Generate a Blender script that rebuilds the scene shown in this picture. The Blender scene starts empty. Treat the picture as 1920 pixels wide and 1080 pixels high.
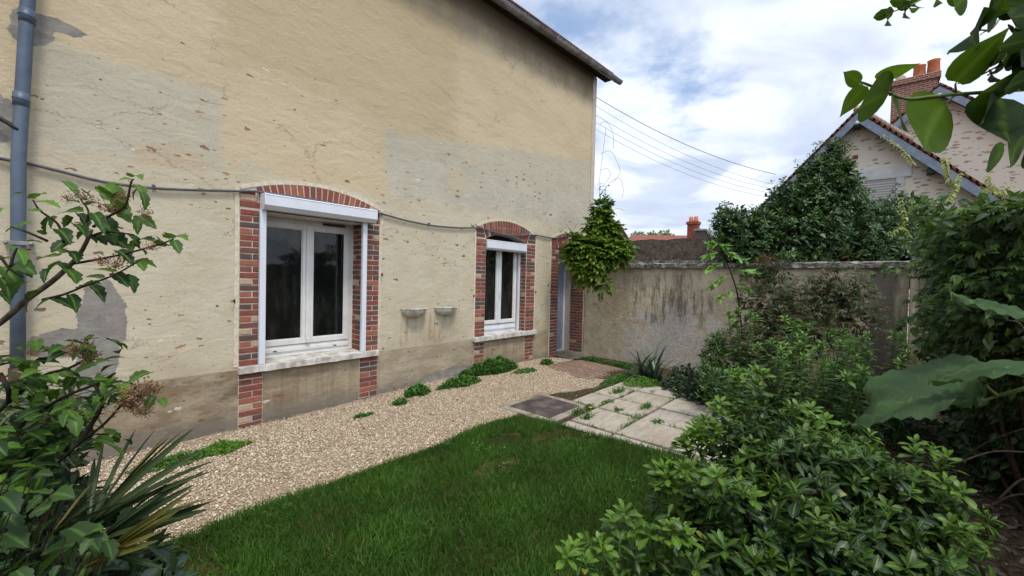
import bpy, bmesh, math, random
import numpy as np
from mathutils import Vector, Matrix
from mathutils.geometry import tessellate_polygon
from math import sin, cos, pi, radians, sqrt

S = bpy.context.scene
C = S.collection
RNG = np.random.default_rng(11)
random.seed(5)

# ---------------------------------------------------------------- camera
cd = bpy.data.cameras.new('camera'); cam = bpy.data.objects.new('camera', cd); C.objects.link(cam)
cR = Vector((0.664032, -0.747339, 0.023365)); cU = Vector((0.001244, 0.032353, 0.999476)); cF = Vector((0.747703, 0.663654, -0.022412))
m = Matrix((cR, cU, -cF)).transposed().to_4x4(); m.translation = (0, 0, 1.6)
cam.matrix_world = m
cd.sensor_width = 36; cd.lens = 759.9457/1920*36; cd.clip_start = 0.02; cd.clip_end = 2000
S.camera = cam
S.view_settings.view_transform = 'Standard'; S.view_settings.look = 'None'
S.view_settings.exposure = 0.38; S.view_settings.gamma = 1

# ---------------------------------------------------------------- node helper
class NT:
    def __init__(s, tree): s.t = tree; s.N = tree.nodes; s.L = tree.links
    def put(s, sock, v):
        if isinstance(v, bpy.types.NodeSocket): s.L.new(v, sock)
        elif v is not None:
            if isinstance(v, (tuple, list)) and len(v) == 3 and sock.type == 'RGBA': v = (*v, 1)
            sock.default_value = v
    def n(s, typ, ins=None, out=0, **attr):
        nd = s.N.new(typ)
        for k, v in attr.items(): setattr(nd, k, v)
        for k, v in (ins or {}).items(): s.put(nd.inputs[k], v)
        return nd.outputs[out] if out is not None else nd
    def m(s, op, a, b=None, c=None, clamp=False):
        nd = s.N.new('ShaderNodeMath'); nd.operation = op; nd.use_clamp = clamp
        for i, v in enumerate((a, b, c)): s.put(nd.inputs[i], v)
        return nd.outputs[0]
    def mix(s, f, a, b, mode='MIX'):
        nd = s.N.new('ShaderNodeMix'); nd.data_type = 'RGBA'; nd.blend_type = mode
        s.put(nd.inputs[0], f); s.put(nd.inputs[6], a); s.put(nd.inputs[7], b)
        return nd.outputs[2]
    def noise(s, vec, scale, detail=4, rough=.55, dist=0, out=0):
        return s.n('ShaderNodeTexNoise', {'Vector': vec, 'Scale': scale, 'Detail': detail, 'Roughness': rough, 'Distortion': dist}, out)
    def ramp(s, f, a, b, lo=0., hi=1.):
        return s.n('ShaderNodeMapRange', {0: f, 1: a, 2: b, 3: lo, 4: hi}, interpolation_type='SMOOTHSTEP')
    def scale(s, vec, x, y, z):
        return s.n('ShaderNodeVectorMath', {0: vec, 1: (x, y, z)}, operation='MULTIPLY')
    def add(s, vec, w):
        return s.n('ShaderNodeVectorMath', {0: vec, 1: w}, operation='ADD')

def lin(r, g, b):
    f = lambda c: ((c/255+.055)/1.055)**2.4 if c > 10 else c/255/12.92
    return (f(r), f(g), f(b))

# ---------------------------------------------------------------- world: daylight sky with broken cloud
SUN_EL, SUN_AZ = radians(62), math.atan2(-0.86, -0.30)     # sun direction azimuth in world x,y
sdir = Vector((cos(SUN_EL)*cos(SUN_AZ), cos(SUN_EL)*sin(SUN_AZ), sin(SUN_EL)))
W = bpy.data.worlds.new('World'); S.world = W; W.use_nodes = True
W.node_tree.nodes.clear(); h = NT(W.node_tree)
sky = h.n('ShaderNodeTexSky', sky_type='NISHITA', sun_disc=False, sun_elevation=SUN_EL, sun_rotation=pi/2-SUN_AZ, air_density=1.0, dust_density=.6, ozone_density=1.2)
gv = h.n('ShaderNodeTexCoord', out=0)
sep = h.n('ShaderNodeSeparateXYZ', {0: gv}, None)
zc = h.m('ADD', h.m('MAXIMUM', sep.outputs[2], 0.0), .16)
cx_ = h.m('DIVIDE', sep.outputs[0], zc); cy_ = h.m('DIVIDE', sep.outputs[1], zc)
cv = h.n('ShaderNodeCombineXYZ', {0: cx_, 1: cy_, 2: 10.78})
big = h.noise(h.scale(cv, .8, .8, 1), .62, 7, .56, .25)
sml = h.noise(cv, 2.3, 6, .6)
wisp = h.noise(h.add(cv, (7, 3, 1)), 1.6, 8, .52, .5)
cover = h.ramp(h.m('ADD', big, h.m('MULTIPLY', sml, .42)), .575, .69)
cl = h.mix(h.ramp(wisp, .40, .60), (5.5, 6.3, 7.9), (9.0, 9.5, 10.5))
cl = h.mix(h.ramp(sml, .35, .7, 0, .45), cl, (7.6, 8.5, 10.2))
dt = h.n('ShaderNodeVectorMath', {0: gv, 1: tuple(sdir)}, 1, operation='DOT_PRODUCT')
glow = h.ramp(dt, .35, 1.0, 1.0, 2.3)
cl = h.n('ShaderNodeVectorMath', {0: cl, 3: glow}, operation='SCALE')
skc = h.n('ShaderNodeVectorMath', {0: sky, 3: 1.45}, operation='SCALE')
col = h.mix(h.m('MULTIPLY', cover, .97), h.mix(.35, skc, (5.2, 7.0, 10.0)), cl)
bg = h.n('ShaderNodeBackground', {0: col, 1: .090})
h.L.new(bg, h.n('ShaderNodeOutputWorld', out=None).inputs[0])
sl = bpy.data.lights.new('sun', 'SUN'); sl.energy = 1.8; sl.angle = radians(11); sl.color = (1, .95, .87)
so = bpy.data.objects.new('sun', sl); C.objects.link(so); so.rotation_euler = sdir.to_track_quat('Z', 'Y').to_euler(); so.location = (0, -5, 12)

# ---------------------------------------------------------------- materials
def mat(name, base, rough=.8, spec=.3, build=None, metal=0.):
    M = bpy.data.materials.new(name); M.use_nodes = True; t = M.node_tree; t.nodes.clear(); h = NT(t)
    bs = h.n('ShaderNodeBsdfPrincipled', {'Roughness': rough, 'Specular IOR Level': spec, 'Metallic': metal}, None)
    h.out = h.n('ShaderNodeOutputMaterial', out=None); h.L.new(bs.outputs[0], h.out.inputs[0]); h.bs = bs
    h.pos = h.n('ShaderNodeNewGeometry', out=0)
    col = base
    if build: 
        r = build(h); 
        if r is not None: col = r
    h.put(bs.inputs['Base Color'], col)
    return M
def bump(h, height, strength=.5, dist=.01):
    h.put(h.bs.inputs['Normal'], h.n('ShaderNodeBump', {'Height': height, 'Strength': strength, 'Distance': dist}))
def speck(c1, c2, scale=30, b=.3, bd=.004, lo=.35, hi=.65, c3=None, s3=3):
    def f(h):
        n = h.noise(h.pos, scale, 6, .62)
        c = h.mix(h.ramp(n, lo, hi), c1, c2)
        if c3: c = h.mix(h.ramp(h.noise(h.pos, s3, 5, .6), .42, .66), c, c3)
        bump(h, n, b, bd); return c
    return f

def wall_nodes(h):
    p = h.pos; s = h.n('ShaderNodeSeparateXYZ', {0: p}, None); X, Z = s.outputs[0], s.outputs[2]
    nl = h.noise(p, 2.2, 5, .6); nm = h.noise(p, 9, 5, .6); nf = h.noise(p, 45, 5, .65)
    def inside(x0, x1, z0, z1, amp=.12, soft=.02):
        d = h.m('MINIMUM', h.m('MINIMUM', h.m('SUBTRACT', X, x0), h.m('SUBTRACT', x1, X)), h.m('MINIMUM', h.m('SUBTRACT', Z, z0), h.m('SUBTRACT', z1, Z)))
        d = h.m('ADD', d, h.m('MULTIPLY', h.m('SUBTRACT', nm, .5), amp))
        return h.ramp(d, -soft, soft)
    def blob(cx, cz, rx, rz, amp=.9, soft=.07):
        dx = h.m('DIVIDE', h.m('SUBTRACT', X, cx), rx); dz = h.m('DIVIDE', h.m('SUBTRACT', Z, cz), rz)
        d = h.m('SQRT', h.m('ADD', h.m('MULTIPLY', dx, dx), h.m('MULTIPLY', dz, dz)))
        d = h.m('ADD', d, h.m('MULTIPLY', h.m('SUBTRACT', nm, .5), amp))
        return h.ramp(d, 1+soft, 1-soft)
    beige = lin(193, 183, 158)
    c = h.mix(h.ramp(nl, .3, .7), beige, lin(186, 173, 146))
    # ochre coat over the upper wall, stained where it was mixed stronger
    zz = h.m('ADD', Z, h.m('MULTIPLY', nl, .35))
    och = h.mix(h.ramp(h.noise(h.scale(p, .5, 1, 1.2), 1.1, 4), .35, .68), lin(195, 178, 146), lin(184, 166, 134))
    c = h.mix(h.m('MULTIPLY', h.ramp(zz, 2.75, 3.05), h.ramp(h.m('SUBTRACT', h.m('ADD', X, nm), h.m('MULTIPLY', h.ramp(Z, 3.3, 3.6), 20)), 3.5, 3.45)), c, och)
    c = h.mix(h.m('MULTIPLY', inside(1.1, 4.2, 3.75, 6.9, .5, .16), .42), c, lin(168, 149, 114))
    # grey lime render patches with straight trowelled edges
    grey = h.mix(h.ramp(nl, .3, .7), lin(180, 174, 157), lin(168, 165, 151))
    c = h.mix(h.m('MULTIPLY', inside(-.1, 1.12, 2.62, 3.42, .14, .06), .62), c, grey)
    zt = h.m('SUBTRACT', Z, h.m('MULTIPLY', X, .15))
    d = h.m('MINIMUM', h.m('SUBTRACT', X, 3.0), h.m('MINIMUM', h.m('SUBTRACT', 3.13, zt), h.m('MULTIPLY', h.m('SUBTRACT', Z, 2.72), .5)))
    d = h.m('ADD', d, h.m('MULTIPLY', h.m('SUBTRACT', nm, .5), .1))
    c = h.mix(h.m('MULTIPLY', h.ramp(h.m('ADD', d, h.m('MULTIPLY', h.m('SUBTRACT', nl, .5), .25)), -.05, .07), .62), c, grey)
    c = h.mix(h.m('MULTIPLY', blob(4.25, 3.12, .2, .2, .5), .6), c, lin(188, 170, 136))
    c = h.mix(h.m('MULTIPLY', inside(1.6, 3.05, 2.68, 2.92, .18, .05), .6), c, lin(192, 172, 136))
    c = h.mix(h.m('MULTIPLY', blob(.75, 2.68, .28, .12, 1.1, .2), .5), c, lin(188, 164, 130))
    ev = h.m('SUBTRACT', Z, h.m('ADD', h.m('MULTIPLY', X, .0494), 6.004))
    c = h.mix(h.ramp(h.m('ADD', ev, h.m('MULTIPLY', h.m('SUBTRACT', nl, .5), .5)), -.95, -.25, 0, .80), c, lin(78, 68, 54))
    # damp band near the ground
    dl = h.m('ADD', Z, h.m('MULTIPLY', h.m('SUBTRACT', nl, .5), .05))
    lowc = h.mix(h.ramp(h.noise(h.scale(p, 1, 1, 2.2), 2.6, 6, .65), .40, .62), lin(106, 88, 68), lin(156, 143, 120))
    band = h.ramp(dl, .575, .56)
    fade = h.m('MULTIPLY', band, h.ramp(X, 3.2, 1.2, .52, .95))
    c = h.mix(fade, c, lowc)
    c = h.mix(h.m('MULTIPLY', h.ramp(dl, .95, .5), h.m('MULTIPLY', h.ramp(nl, .35, .6), .38)), c, lin(150, 132, 104))
    c = h.mix(h.m('MULTIPLY', h.ramp(h.m('ADD', Z, h.m('MULTIPLY', nm, .3)), .36, .14), .75), c, lin(108, 102, 95))
    # bare cement patches
    cem = h.mix(h.ramp(nm, .3, .7), lin(124, 120, 113), lin(146, 140, 131))
    cm = h.m('MAXIMUM', blob(.27, 1.13, .15, .38, .9, .03), blob(.08, .97, .26, .12, .9, .03))
    cm = h.m('MAXIMUM', cm, blob(.23, .72, .13, .25, .9, .03))
    cm = h.m('MAXIMUM', cm, h.m('MAXIMUM', blob(-.12, 3.48, .12, .13, 1.4, .05), h.m('MAXIMUM', blob(.02, 3.56, .14, .05, 1.4, .05), blob(-.3, 2.72, .10, .20, 1.3, .05))))
    cm = h.m('MAXIMUM', cm, blob(4.2, .02, .55, .13, .8, .05))
    c = h.mix(cm, c, cem)
    # run-off below sills and bowls, fine cracks
    strk = h.ramp(h.noise(h.scale(p, 9, 1, .7), 1.6, 5, .6), .42, .62)
    rb = h.m('MAXIMUM', inside(3.25, 4.28, .62, 1.06, .25, .12), h.m('MAXIMUM', inside(1.3, 2.9, .05, .56, .25, .10), inside(4.7, 6.3, .1, .56, .2, .10)))
    c = h.mix(h.m('MULTIPLY', h.m('MULTIPLY', rb, strk), .42), c, lin(112, 92, 68))
    vq = h.n('ShaderNodeVectorMath', {0: h.scale(p, .8, .8, 1.1), 1: h.n('ShaderNodeVectorMath', {0: h.noise(p, 3, 6, .7, out=1), 3: .5}, operation='SCALE')}, operation='ADD')
    ve = h.n('ShaderNodeTexVoronoi', {'Vector': vq, 'Scale': .8}, 0, feature='DISTANCE_TO_EDGE')
    c = h.mix(h.m('MULTIPLY', h.ramp(ve, .007, .001), h.ramp(h.noise(p, .9, 2), .52, .62, 0, .5)), c, lin(104, 88, 68))
    # exposed stones: long flecks, rust, ochre, dark and white
    fl = None
    holes = None
    for k, (sc, th, cr) in enumerate(((5.5, .13, 0), (9.5, .12, .3), (17, .15, .6))):
        q = h.add(h.scale(p, sc, sc, sc*2.3), (k*3.1, 0, k*1.7))
        q = h.n('ShaderNodeVectorMath', {0: q, 1: h.n('ShaderNodeVectorMath', {0: h.noise(p, 14, 3, .6, out=1), 3: .9}, operation='SCALE')}, operation='ADD')
        v = h.n('ShaderNodeTexVoronoi', {'Vector': q, 'Scale': 1.0, 'Randomness': 1.0}, None)
        sc_ = h.n('ShaderNodeSeparateColor', {0: v.outputs[1]}, None)
        keep = h.ramp(h.m('ADD', sc_.outputs[0], h.m('MULTIPLY', h.m('SUBTRACT', h.noise(p, 1.1, 3, .5), .5), 1.6)), .62, .70)
        rad = h.m('MULTIPLY', h.m('MULTIPLY', sc_.outputs[1], th*1.8), keep)
        hi = h.ramp(Z, 4.3, 3.4, .25, 1.0)
        msk = h.ramp(h.m('SUBTRACT', h.m('MULTIPLY', rad, hi), v.outputs[0]), 0, .025)
        cr = h.n('ShaderNodeValToRGB', {0: sc_.outputs[2]}, None); e = cr.color_ramp; e.interpolation = 'CONSTANT'
        for i, (ps, cc) in enumerate(((0, lin(122, 88, 58)), (.3, lin(168, 124, 76)), (.5, lin(92, 74, 62)), (.66, lin(205, 198, 182)), (.82, lin(142, 92, 62)))):
            el = e.elements[i] if i < 2 else e.elements.new(ps); el.position = ps; el.color = (*cc, 1)
        c = h.mix(h.m('MULTIPLY', msk, .85), c, cr.outputs[0])
        holes = msk if holes is None else h.m('MAXIMUM', holes, msk)
    cr_ = h.noise(h.scale(p, 1, 1, 3.0), 9, 5, .7)
    c = h.mix(h.ramp(cr_, .62, .8, 0, .35), c, lin(120, 105, 84))
    c = h.mix(h.ramp(nf, .35, .75, 0, .16), c, lin(110, 100, 84))
    c = h.mix(h.ramp(h.noise(p, 130, 3, .6), .66, .8, 0, .22), c, lin(215, 208, 195))
    rel = h.m('ADD', h.m('MULTIPLY', h.noise(h.scale(p, 1, 1, 1.7), 4.5, 7, .55, .6), 1.0), h.m('MULTIPLY', nf, .22))
    rel = h.m('SUBTRACT', rel, h.m('MULTIPLY', holes, .35))
    rel = h.m('ADD', rel, h.m('MULTIPLY', cm, -.15))
    bump(h, rel, .75, .018)
    return c

def gwall_nodes(h):
    p = h.pos; s = h.n('ShaderNodeSeparateXYZ', {0: p}, None); Y, Z = s.outputs[1], s.outputs[2]
    nl = h.noise(p, 1.6, 5, .6); nm = h.noise(p, 8, 6, .65); nf = h.noise(p, 38, 5, .65)
    c = h.mix(h.ramp(nl, .3, .7), lin(196, 184, 156), lin(172, 158, 132))
    c = h.mix(h.ramp(nm, .45, .75, 0, .5), c, lin(134, 120, 98))
    dy = h.m('DIVIDE', h.m('SUBTRACT', Y, 2.75), 1.75); dz = h.m('DIVIDE', h.m('SUBTRACT', Z, .30), .95)
    d = h.m('SQRT', h.m('ADD', h.m('MULTIPLY', dy, dy), h.m('MULTIPLY', dz, dz)))
    d = h.m('ADD', d, h.m('MULTIPLY', h.m('SUBTRACT', h.noise(p, 3.2, 10, .78), .5), 4.2))
    lime = h.mix(h.ramp(nf, .35, .65), lin(198, 190, 178), lin(168, 158, 144))
    c = h.mix(h.ramp(d, .80, .70), c, lime)
    # rain streaks and black lichen running from the coping
    st = h.noise(h.scale(p, 1, 5.5, .35), 1.3, 5, .6)
    ln = h.noise(h.scale(p, 1, 5, .8), 2.4, 9, .78)
    top = h.ramp(h.m('ADD', Z, h.m('MULTIPLY', nm, .9)), 1.0, 2.3)
    mk = h.m('MULTIPLY', h.ramp(st, .45, .66), top)
    by = h.m('DIVIDE', h.m('SUBTRACT', Y, 3.0), 1.1); bz = h.m('DIVIDE', h.m('SUBTRACT', Z, 1.25), .75)
    b = h.m('ADD', h.m('SQRT', h.m('ADD', h.m('MULTIPLY', by, by), h.m('MULTIPLY', bz, bz))), h.m('MULTIPLY', h.m('SUBTRACT', ln, .5), 5.5))
    ey = h.m('DIVIDE', h.m('SUBTRACT', Y, -.12), .3); e_ = h.m('ADD', h.m('ABSOLUTE', ey), h.m('MULTIPLY', h.m('SUBTRACT', ln, .5), 2.6))
    mk = h.m('MAXIMUM', h.m('MULTIPLY', mk, .32), h.m('MAXIMUM', h.ramp(b, .62, .0, 0, .72), h.ramp(e_, 1.0, .3, 0, .8)))
    c = h.mix(mk, c, h.mix(nf, lin(70, 62, 60), lin(98, 90, 84)))
    c = h.mix(h.ramp(h.noise(h.scale(p, 1, 1, 1.6), 14, 6, .72), .62, .72, 0, .7), c, lin(170, 160, 142))
    rel = h.m('ADD', nm, h.m('MULTIPLY', nf, .6)); bump(h, rel, .9, .022)
    return c

M = {}
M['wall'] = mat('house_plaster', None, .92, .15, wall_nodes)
M['gwall'] = mat('weathered_garden_plaster', None, .95, .12, gwall_nodes)
M['corner'] = mat('corner_plaster', None, .85, .2, speck(lin(178, 164, 148), lin(190, 178, 164), 12, .3, .004))
M['trim'] = mat('cream_trim', None, .8, .25, speck(lin(208, 196, 172), lin(186, 174, 150), 22, .3, .003))
M['mortar'] = mat('mortar', None, .95, .1, speck(lin(172, 162, 146), lin(196, 186, 168), 60, .5, .003))
for nm_, a, b in (('brick_red', (136, 78, 64), (116, 64, 54)), ('brick_orange', (158, 98, 76), (138, 80, 62)), ('brick_dark', (84, 68, 64), (102, 78, 70)), ('brick_pale', (184, 158, 132), (168, 136, 112)), ('brick_brown', (118, 76, 64), (98, 64, 54))):
    M[nm_] = mat(nm_, None, .9, .15, speck(lin(*a), lin(*b), 40, .6, .003, c3=lin(*[x*.8+18 for x in a]), s3=11))
BR = ['brick_red', 'brick_orange', 'brick_dark', 'brick_pale', 'brick_brown']
M['stone'] = mat('sill_stone', None, .9, .2, speck(lin(208, 204, 196), lin(186, 181, 170), 16, .6, .004, c3=lin(160, 152, 138), s3=9))
M['coping'] = mat('lichened_coping', None, .95, .1, speck(lin(66, 62, 58), lin(112, 106, 98), 10, .9, .012, .38, .62, c3=lin(160, 156, 146), s3=9))
M['upper'] = mat('dark_rendered_wall', None, .95, .1, speck(lin(66, 60, 58), lin(96, 86, 80), 7, .9, .02, c3=lin(108, 96, 84), s3=18))
M['pvc'] = mat('white_pvc', None, .35, .45, lambda h: h.mix(h.ramp(h.noise(h.scale(h.pos, 2, 2, .5), 2, 4), .4, .75, 0, .5), lin(210, 212, 217), lin(194, 193, 190)))
M['pvc_old'] = mat('aged_white_frame', None, .45, .4, lambda h: h.mix(h.ramp(h.noise(h.pos, 9, 5), .35, .75, 0, .8), lin(214, 212, 207), lin(200, 197, 189)))
M['alu_track'] = mat('guide_channel', lin(120, 122, 124), .5)
def glassn(h):
    n = h.noise(h.pos, 1.7, 3); bump(h, n, .25, .02)
    return h.mix(h.ramp(h.noise(h.scale(h.pos, 3, 3, .8), 3, 5), .4, .75), (.006, .007, .006), (.024, .025, .022))
M['glass'] = mat('dark_window_glass', None, .04, .5, glassn)
M['dark'] = mat('dark_cavity', lin(48, 44, 38), .9)
M['door'] = mat('grey_blue_door_paint', None, .5, .35, speck(lin(140, 146, 166), lin(128, 134, 154), 8, .1, .002))
M['zinc'] = mat('weathered_zinc', None, .45, .5, speck(lin(150, 148, 146), lin(122, 119, 116), 9, .3, .004, c3=lin(100, 94, 88), s3=4), metal=.1)
M['pipe'] = mat('blue_grey_pipe', None, .42, .4, speck(lin(70, 82, 98), lin(80, 92, 107), 5, .1, .002, c3=lin(90, 102, 115), s3=3))
M['rust'] = mat('rusty_iron', None, .9, .2, speck(lin(78, 56, 44), lin(56, 42, 36), 22, .6, .004))
M['black'] = mat('black_iron', lin(30, 27, 26), .6)
M['cable'] = mat('grey_cable', None, .6, .3, speck(lin(76, 76, 84), lin(94, 92, 98), 20, .1, .001))
M['wire'] = mat('overhead_wire', lin(104, 104, 110), .7)
M['wood'] = mat('eave_boards', None, .9, .15, speck(lin(64, 56, 50), lin(44, 40, 38), 12, .4, .004))
M['planter'] = mat('white_glazed_clay', None, .5, .4, speck(lin(206, 204, 194), lin(184, 180, 166), 14, .2, .002, c3=lin(140, 130, 112), s3=9))
M['soil'] = mat('garden_soil', None, .98, .05, speck(lin(44, 35, 27), lin(74, 60, 46), 14, 1.0, .03, c3=lin(88, 76, 62), s3=30))
M['turf'] = mat('turf_base', None, .98, .03, speck(lin(30, 36, 16), lin(50, 48, 26), 9, .8, .02, c3=lin(92, 80, 50), s3=1.7))
M['gravelbed'] = mat('gravel_bed', None, .95, .1, speck(lin(128, 112, 92), lin(170, 152, 130), 70, 1.0, .012))
def pebn(h):
    r = h.n('ShaderNodeNewGeometry', out='Random Per Island')
    cr = h.n('ShaderNodeValToRGB', {0: r}, None); e = cr.color_ramp; e.interpolation = 'CONSTANT'
    for i, (ps, cc) in enumerate(((0, (192, 175, 146)), (.28, (206, 192, 166)), (.46, (178, 155, 124)), (.62, (156, 136, 110)), (.74, (218, 208, 190)), (.82, (182, 152, 124)), (.92, (124, 110, 94)))):
        el = e.elements[i] if i < 2 else e.elements.new(ps); el.position = ps; el.color = (*lin(*cc), 1)
    return h.mix(h.ramp(h.noise(h.pos, 90, 3), .4, .7, 0, .35), cr.outputs[0], lin(140, 120, 100))
M['pebble'] = mat('pebbles', None, .75, .3, pebn)
def slabn(h):
    w = h.noise(h.scale(h.pos, 1, 4, 1), 4, 7, .65, .4)
    c = h.mix(h.ramp(w, .35, .68), lin(166, 156, 139), lin(142, 132, 117))
    c = h.mix(h.ramp(h.noise(h.pos, 2.1, 5), .5, .72, 0, .6), c, lin(136, 121, 106))
    c = h.mix(h.ramp(h.noise(h.pos, 60, 4), .6, .75, 0, .5), c, lin(108, 98, 86))
    r = h.n('ShaderNodeNewGeometry', out='Random Per Island')
    c = h.mix(h.m('MULTIPLY', r, .3), c, lin(180, 174, 165))
    bump(h, w, .4, .006); return c
M['slab'] = mat('pale_paving_slab', None, .88, .2, slabn)
M['concrete'] = mat('concrete_collar', None, .92, .15, speck(lin(132, 124, 110), lin(158, 148, 132), 30, .5, .004, c3=lin(96, 92, 70), s3=5))
M['cover'] = mat('cast_cover', None, .8, .3, speck(lin(58, 50, 48), lin(78, 68, 64), 40, .8, .004, c3=lin(100, 88, 80), s3=6))
M['rubble'] = mat('rubble_stone_wall', None, .95, .1, None)
def rubblen(h):
    q = h.n('ShaderNodeVectorMath', {0: h.scale(h.pos, 3.4, 3.4, 9.5), 1: h.n('ShaderNodeVectorMath', {0: h.noise(h.pos, 3, 3, out=1), 3: 1.3}, operation='SCALE')}, operation='ADD')
    v = h.n('ShaderNodeTexVoronoi', {'Vector': q, 'Scale': 1.25}, None)
    sc = h.n('ShaderNodeSeparateColor', {0: v.outputs[1]}, None)
    stone = h.mix(sc.outputs[0], lin(170, 146, 118), lin(140, 118, 100))
    stone = h.mix(h.ramp(sc.outputs[2], .8, .9), stone, lin(160, 120, 98))
    k = h.ramp(h.m('SUBTRACT', h.m('ADD', h.m('MULTIPLY', sc.outputs[1], .30), .18), v.outputs[0]), 0, .12)
    bump(h, k, .5, .03)
    return h.mix(h.m('MULTIPLY', k, .85), lin(212, 202, 184), stone)
M['rubble'] = mat('rubble_stone_wall', None, .95, .1, rubblen)
M['fascia'] = mat('blue_grey_bargeboard', None, .6, .3, speck(lin(104, 116, 130), lin(122, 132, 144), 6, .1, .003))
M['fascia_d'] = mat('dark_blue_timber', lin(40, 48, 62), .6)
def tilen(h):
    b = h.n('ShaderNodeTexBrick', {'Vector': h.n('ShaderNodeCombineXYZ', {0: h.n('ShaderNodeSeparateXYZ', {0: h.pos}, 0), 1: h.n('ShaderNodeSeparateXYZ', {0: h.pos}, 2), 2: 0.}), 'Color1': (*lin(150, 92, 70), 1), 'Color2': (*lin(112, 70, 58), 1), 'Mortar': (*lin(62, 42, 38), 1), 'Scale': 5., 'Mortar Size': .03, 'Row Height': .3}, None)
    bump(h, b.outputs[1], -.6, .03)
    return h.mix(h.ramp(h.noise(h.pos, 3, 6), .4, .7, 0, .5), b.outputs[0], lin(104, 84, 72))
M['tile'] = mat('clay_roof_tiles', None, .9, .15, tilen)
M['ridge'] = mat('pale_ridge_mortar', None, .9, .15, speck(lin(176, 164, 148), lin(140, 110, 90), 10, .5, .02))
M['lintel'] = mat('smooth_white_render', None, .85, .2, speck(lin(186, 184, 180), lin(200, 198, 194), 5, .1, .003))
M['shut'] = mat('rolled_blind', None, .7, .2, lambda h: (bump(h, h.n('ShaderNodeTexWave', {'Vector': h.pos, 'Scale': 4.5}, 1, bands_direction='Z'), .6, .02), lin(168, 164, 158))[1])
M['pot'] = mat('terracotta', None, .85, .2, speck(lin(186, 112, 78), lin(164, 94, 66), 12, .2, .01))
def cbrick(h):
    s = h.n('ShaderNodeSeparateXYZ', {0: h.pos}, None)
    b = h.n('ShaderNodeTexBrick', {'Vector': h.n('ShaderNodeCombineXYZ', {0: h.m('ADD', s.outputs[1], s.outputs[0]), 1: s.outputs[2], 2: 0.}), 'Color1': (*lin(134, 84, 70), 1), 'Color2': (*lin(108, 66, 58), 1), 'Mortar': (*lin(160, 142, 126), 1), 'Scale': 4.6, 'Mortar Size': .05, 'Row Height': .33, 'Brick Width': 1.0}, None)
    bump(h, b.outputs[1], -.6, .02); return b.outputs[0]
M['cbrick'] = mat('chimney_brick', None, .92, .1, cbrick)
M['bark'] = mat('grey_bark', None, .9, .15, speck(lin(104, 94, 80), lin(74, 64, 54), 40, .6, .004))
M['dbark'] = mat('dark_bark', None, .92, .1, speck(lin(62, 50, 40), lin(44, 36, 30), 40, .6, .004))
M['gstem'] = mat('green_stem', None, .6, .3, speck(lin(98, 112, 52), lin(78, 92, 44), 30, .1, .001))
M['dried'] = mat('dried_flowers', None, .9, .1, speck(lin(118, 84, 62), lin(150, 122, 86), 60, .2, .002, c3=lin(88, 52, 44), s3=30))
M['yellow'] = mat('yellow_petals', lin(232, 176, 20), .6)

def leaf(name, dark, light, rough=.42, trans=.25, spec=.4, blotch=None, sc=9):
    """leaf colour runs from old or painted-in shade to young or lit by the 'age' attribute, plus a little per-leaf variation"""
    Mt = bpy.data.materials.new(name); Mt.use_nodes = True; t = Mt.node_tree; t.nodes.clear(); h = NT(t)
    age_shade = h.n('ShaderNodeAttribute', out=2, attribute_name='age_shade')
    geo = h.n('ShaderNodeNewGeometry', out=None)
    rnd = geo.outputs['Random Per Island']
    f = h.m('ADD', age_shade, h.m('MULTIPLY', h.m('SUBTRACT', rnd, .5), .35), clamp=True)
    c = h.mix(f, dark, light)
    c = h.mix(h.ramp(h.noise(geo.outputs[0], sc*4, 3), .35, .7, 0, .25), c, tuple(x*.72 for x in dark))
    if blotch: c = h.mix(h.ramp(h.m('FRACT', h.m('MULTIPLY', rnd, 7.31)), 1-blotch[1], 1-blotch[1]+.04, 0, .9), c, blotch[0])
    mid = h.n('ShaderNodeAttribute', out=2, attribute_name='vein')
    c = h.mix(h.m('MULTIPLY', h.ramp(mid, .72, 1.0), .35), c, tuple(min(1, x*1.7+.015) for x in light))
    bn = h.n('ShaderNodeBump', {'Height': h.noise(geo.outputs[0], sc*9, 3), 'Strength': .25, 'Distance': .003})
    b = h.n('ShaderNodeBsdfPrincipled', {'Base Color': c, 'Roughness': rough, 'Specular IOR Level': spec, 'Normal': bn})
    tr = h.n('ShaderNodeBsdfTranslucent', {0: h.mix(.5, c, tuple(min(1, x*1.5) for x in light))})
    mx = h.n('ShaderNodeMixShader', {0: trans, 1: b, 2: tr})
    h.L.new(mx, h.n('ShaderNodeOutputMaterial', out=None).inputs[0])
    M[name] = Mt
leaf('grass_blade', (.018, .050, .006), (.085, .185, .022), .6, .25, .15, ((.20, .16, .07), .05))
leaf('choisya_leaf', (.007, .021, .005), (.105, .195, .020), .40, .18, .28, ((.24, .20, .03), .025))
leaf('laurel_leaf', (.014, .034, .014), (.12, .21, .045), .42, .12, .3)
leaf('wisteria_leaf', (.035, .085, .010), (.19, .30, .030), .45, .3, .3, ((.32, .22, .06), .05))
leaf('creeper_leaf', (.016, .038, .010), (.11, .19, .025), .45, .3, .3)
leaf('yellow_leaf', (.20, .24, .05), (.42, .42, .14), .5, .35, .3)
leaf('sapling_leaf', (.07, .15, .025), (.20, .36, .06), .42, .35, .3)
leaf('nandina_leaf', (.024, .050, .018), (.09, .12, .035), .45, .2, .3, ((.15, .06, .035), .16))
leaf('whorl_leaf', (.028, .062, .020), (.13, .24, .04), .42, .22, .35)
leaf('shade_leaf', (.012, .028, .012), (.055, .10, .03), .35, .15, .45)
leaf('iris_leaf', (.030, .060, .035), (.075, .13, .06), .4, .15, .4, ((.24, .19, .09), .04))
leaf('lime_leaf', (.06, .14, .016), (.16, .30, .035), .5, .3, .3)
leaf('weed_leaf', (.035, .095, .014), (.10, .22, .03), .5, .25, .3)
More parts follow.
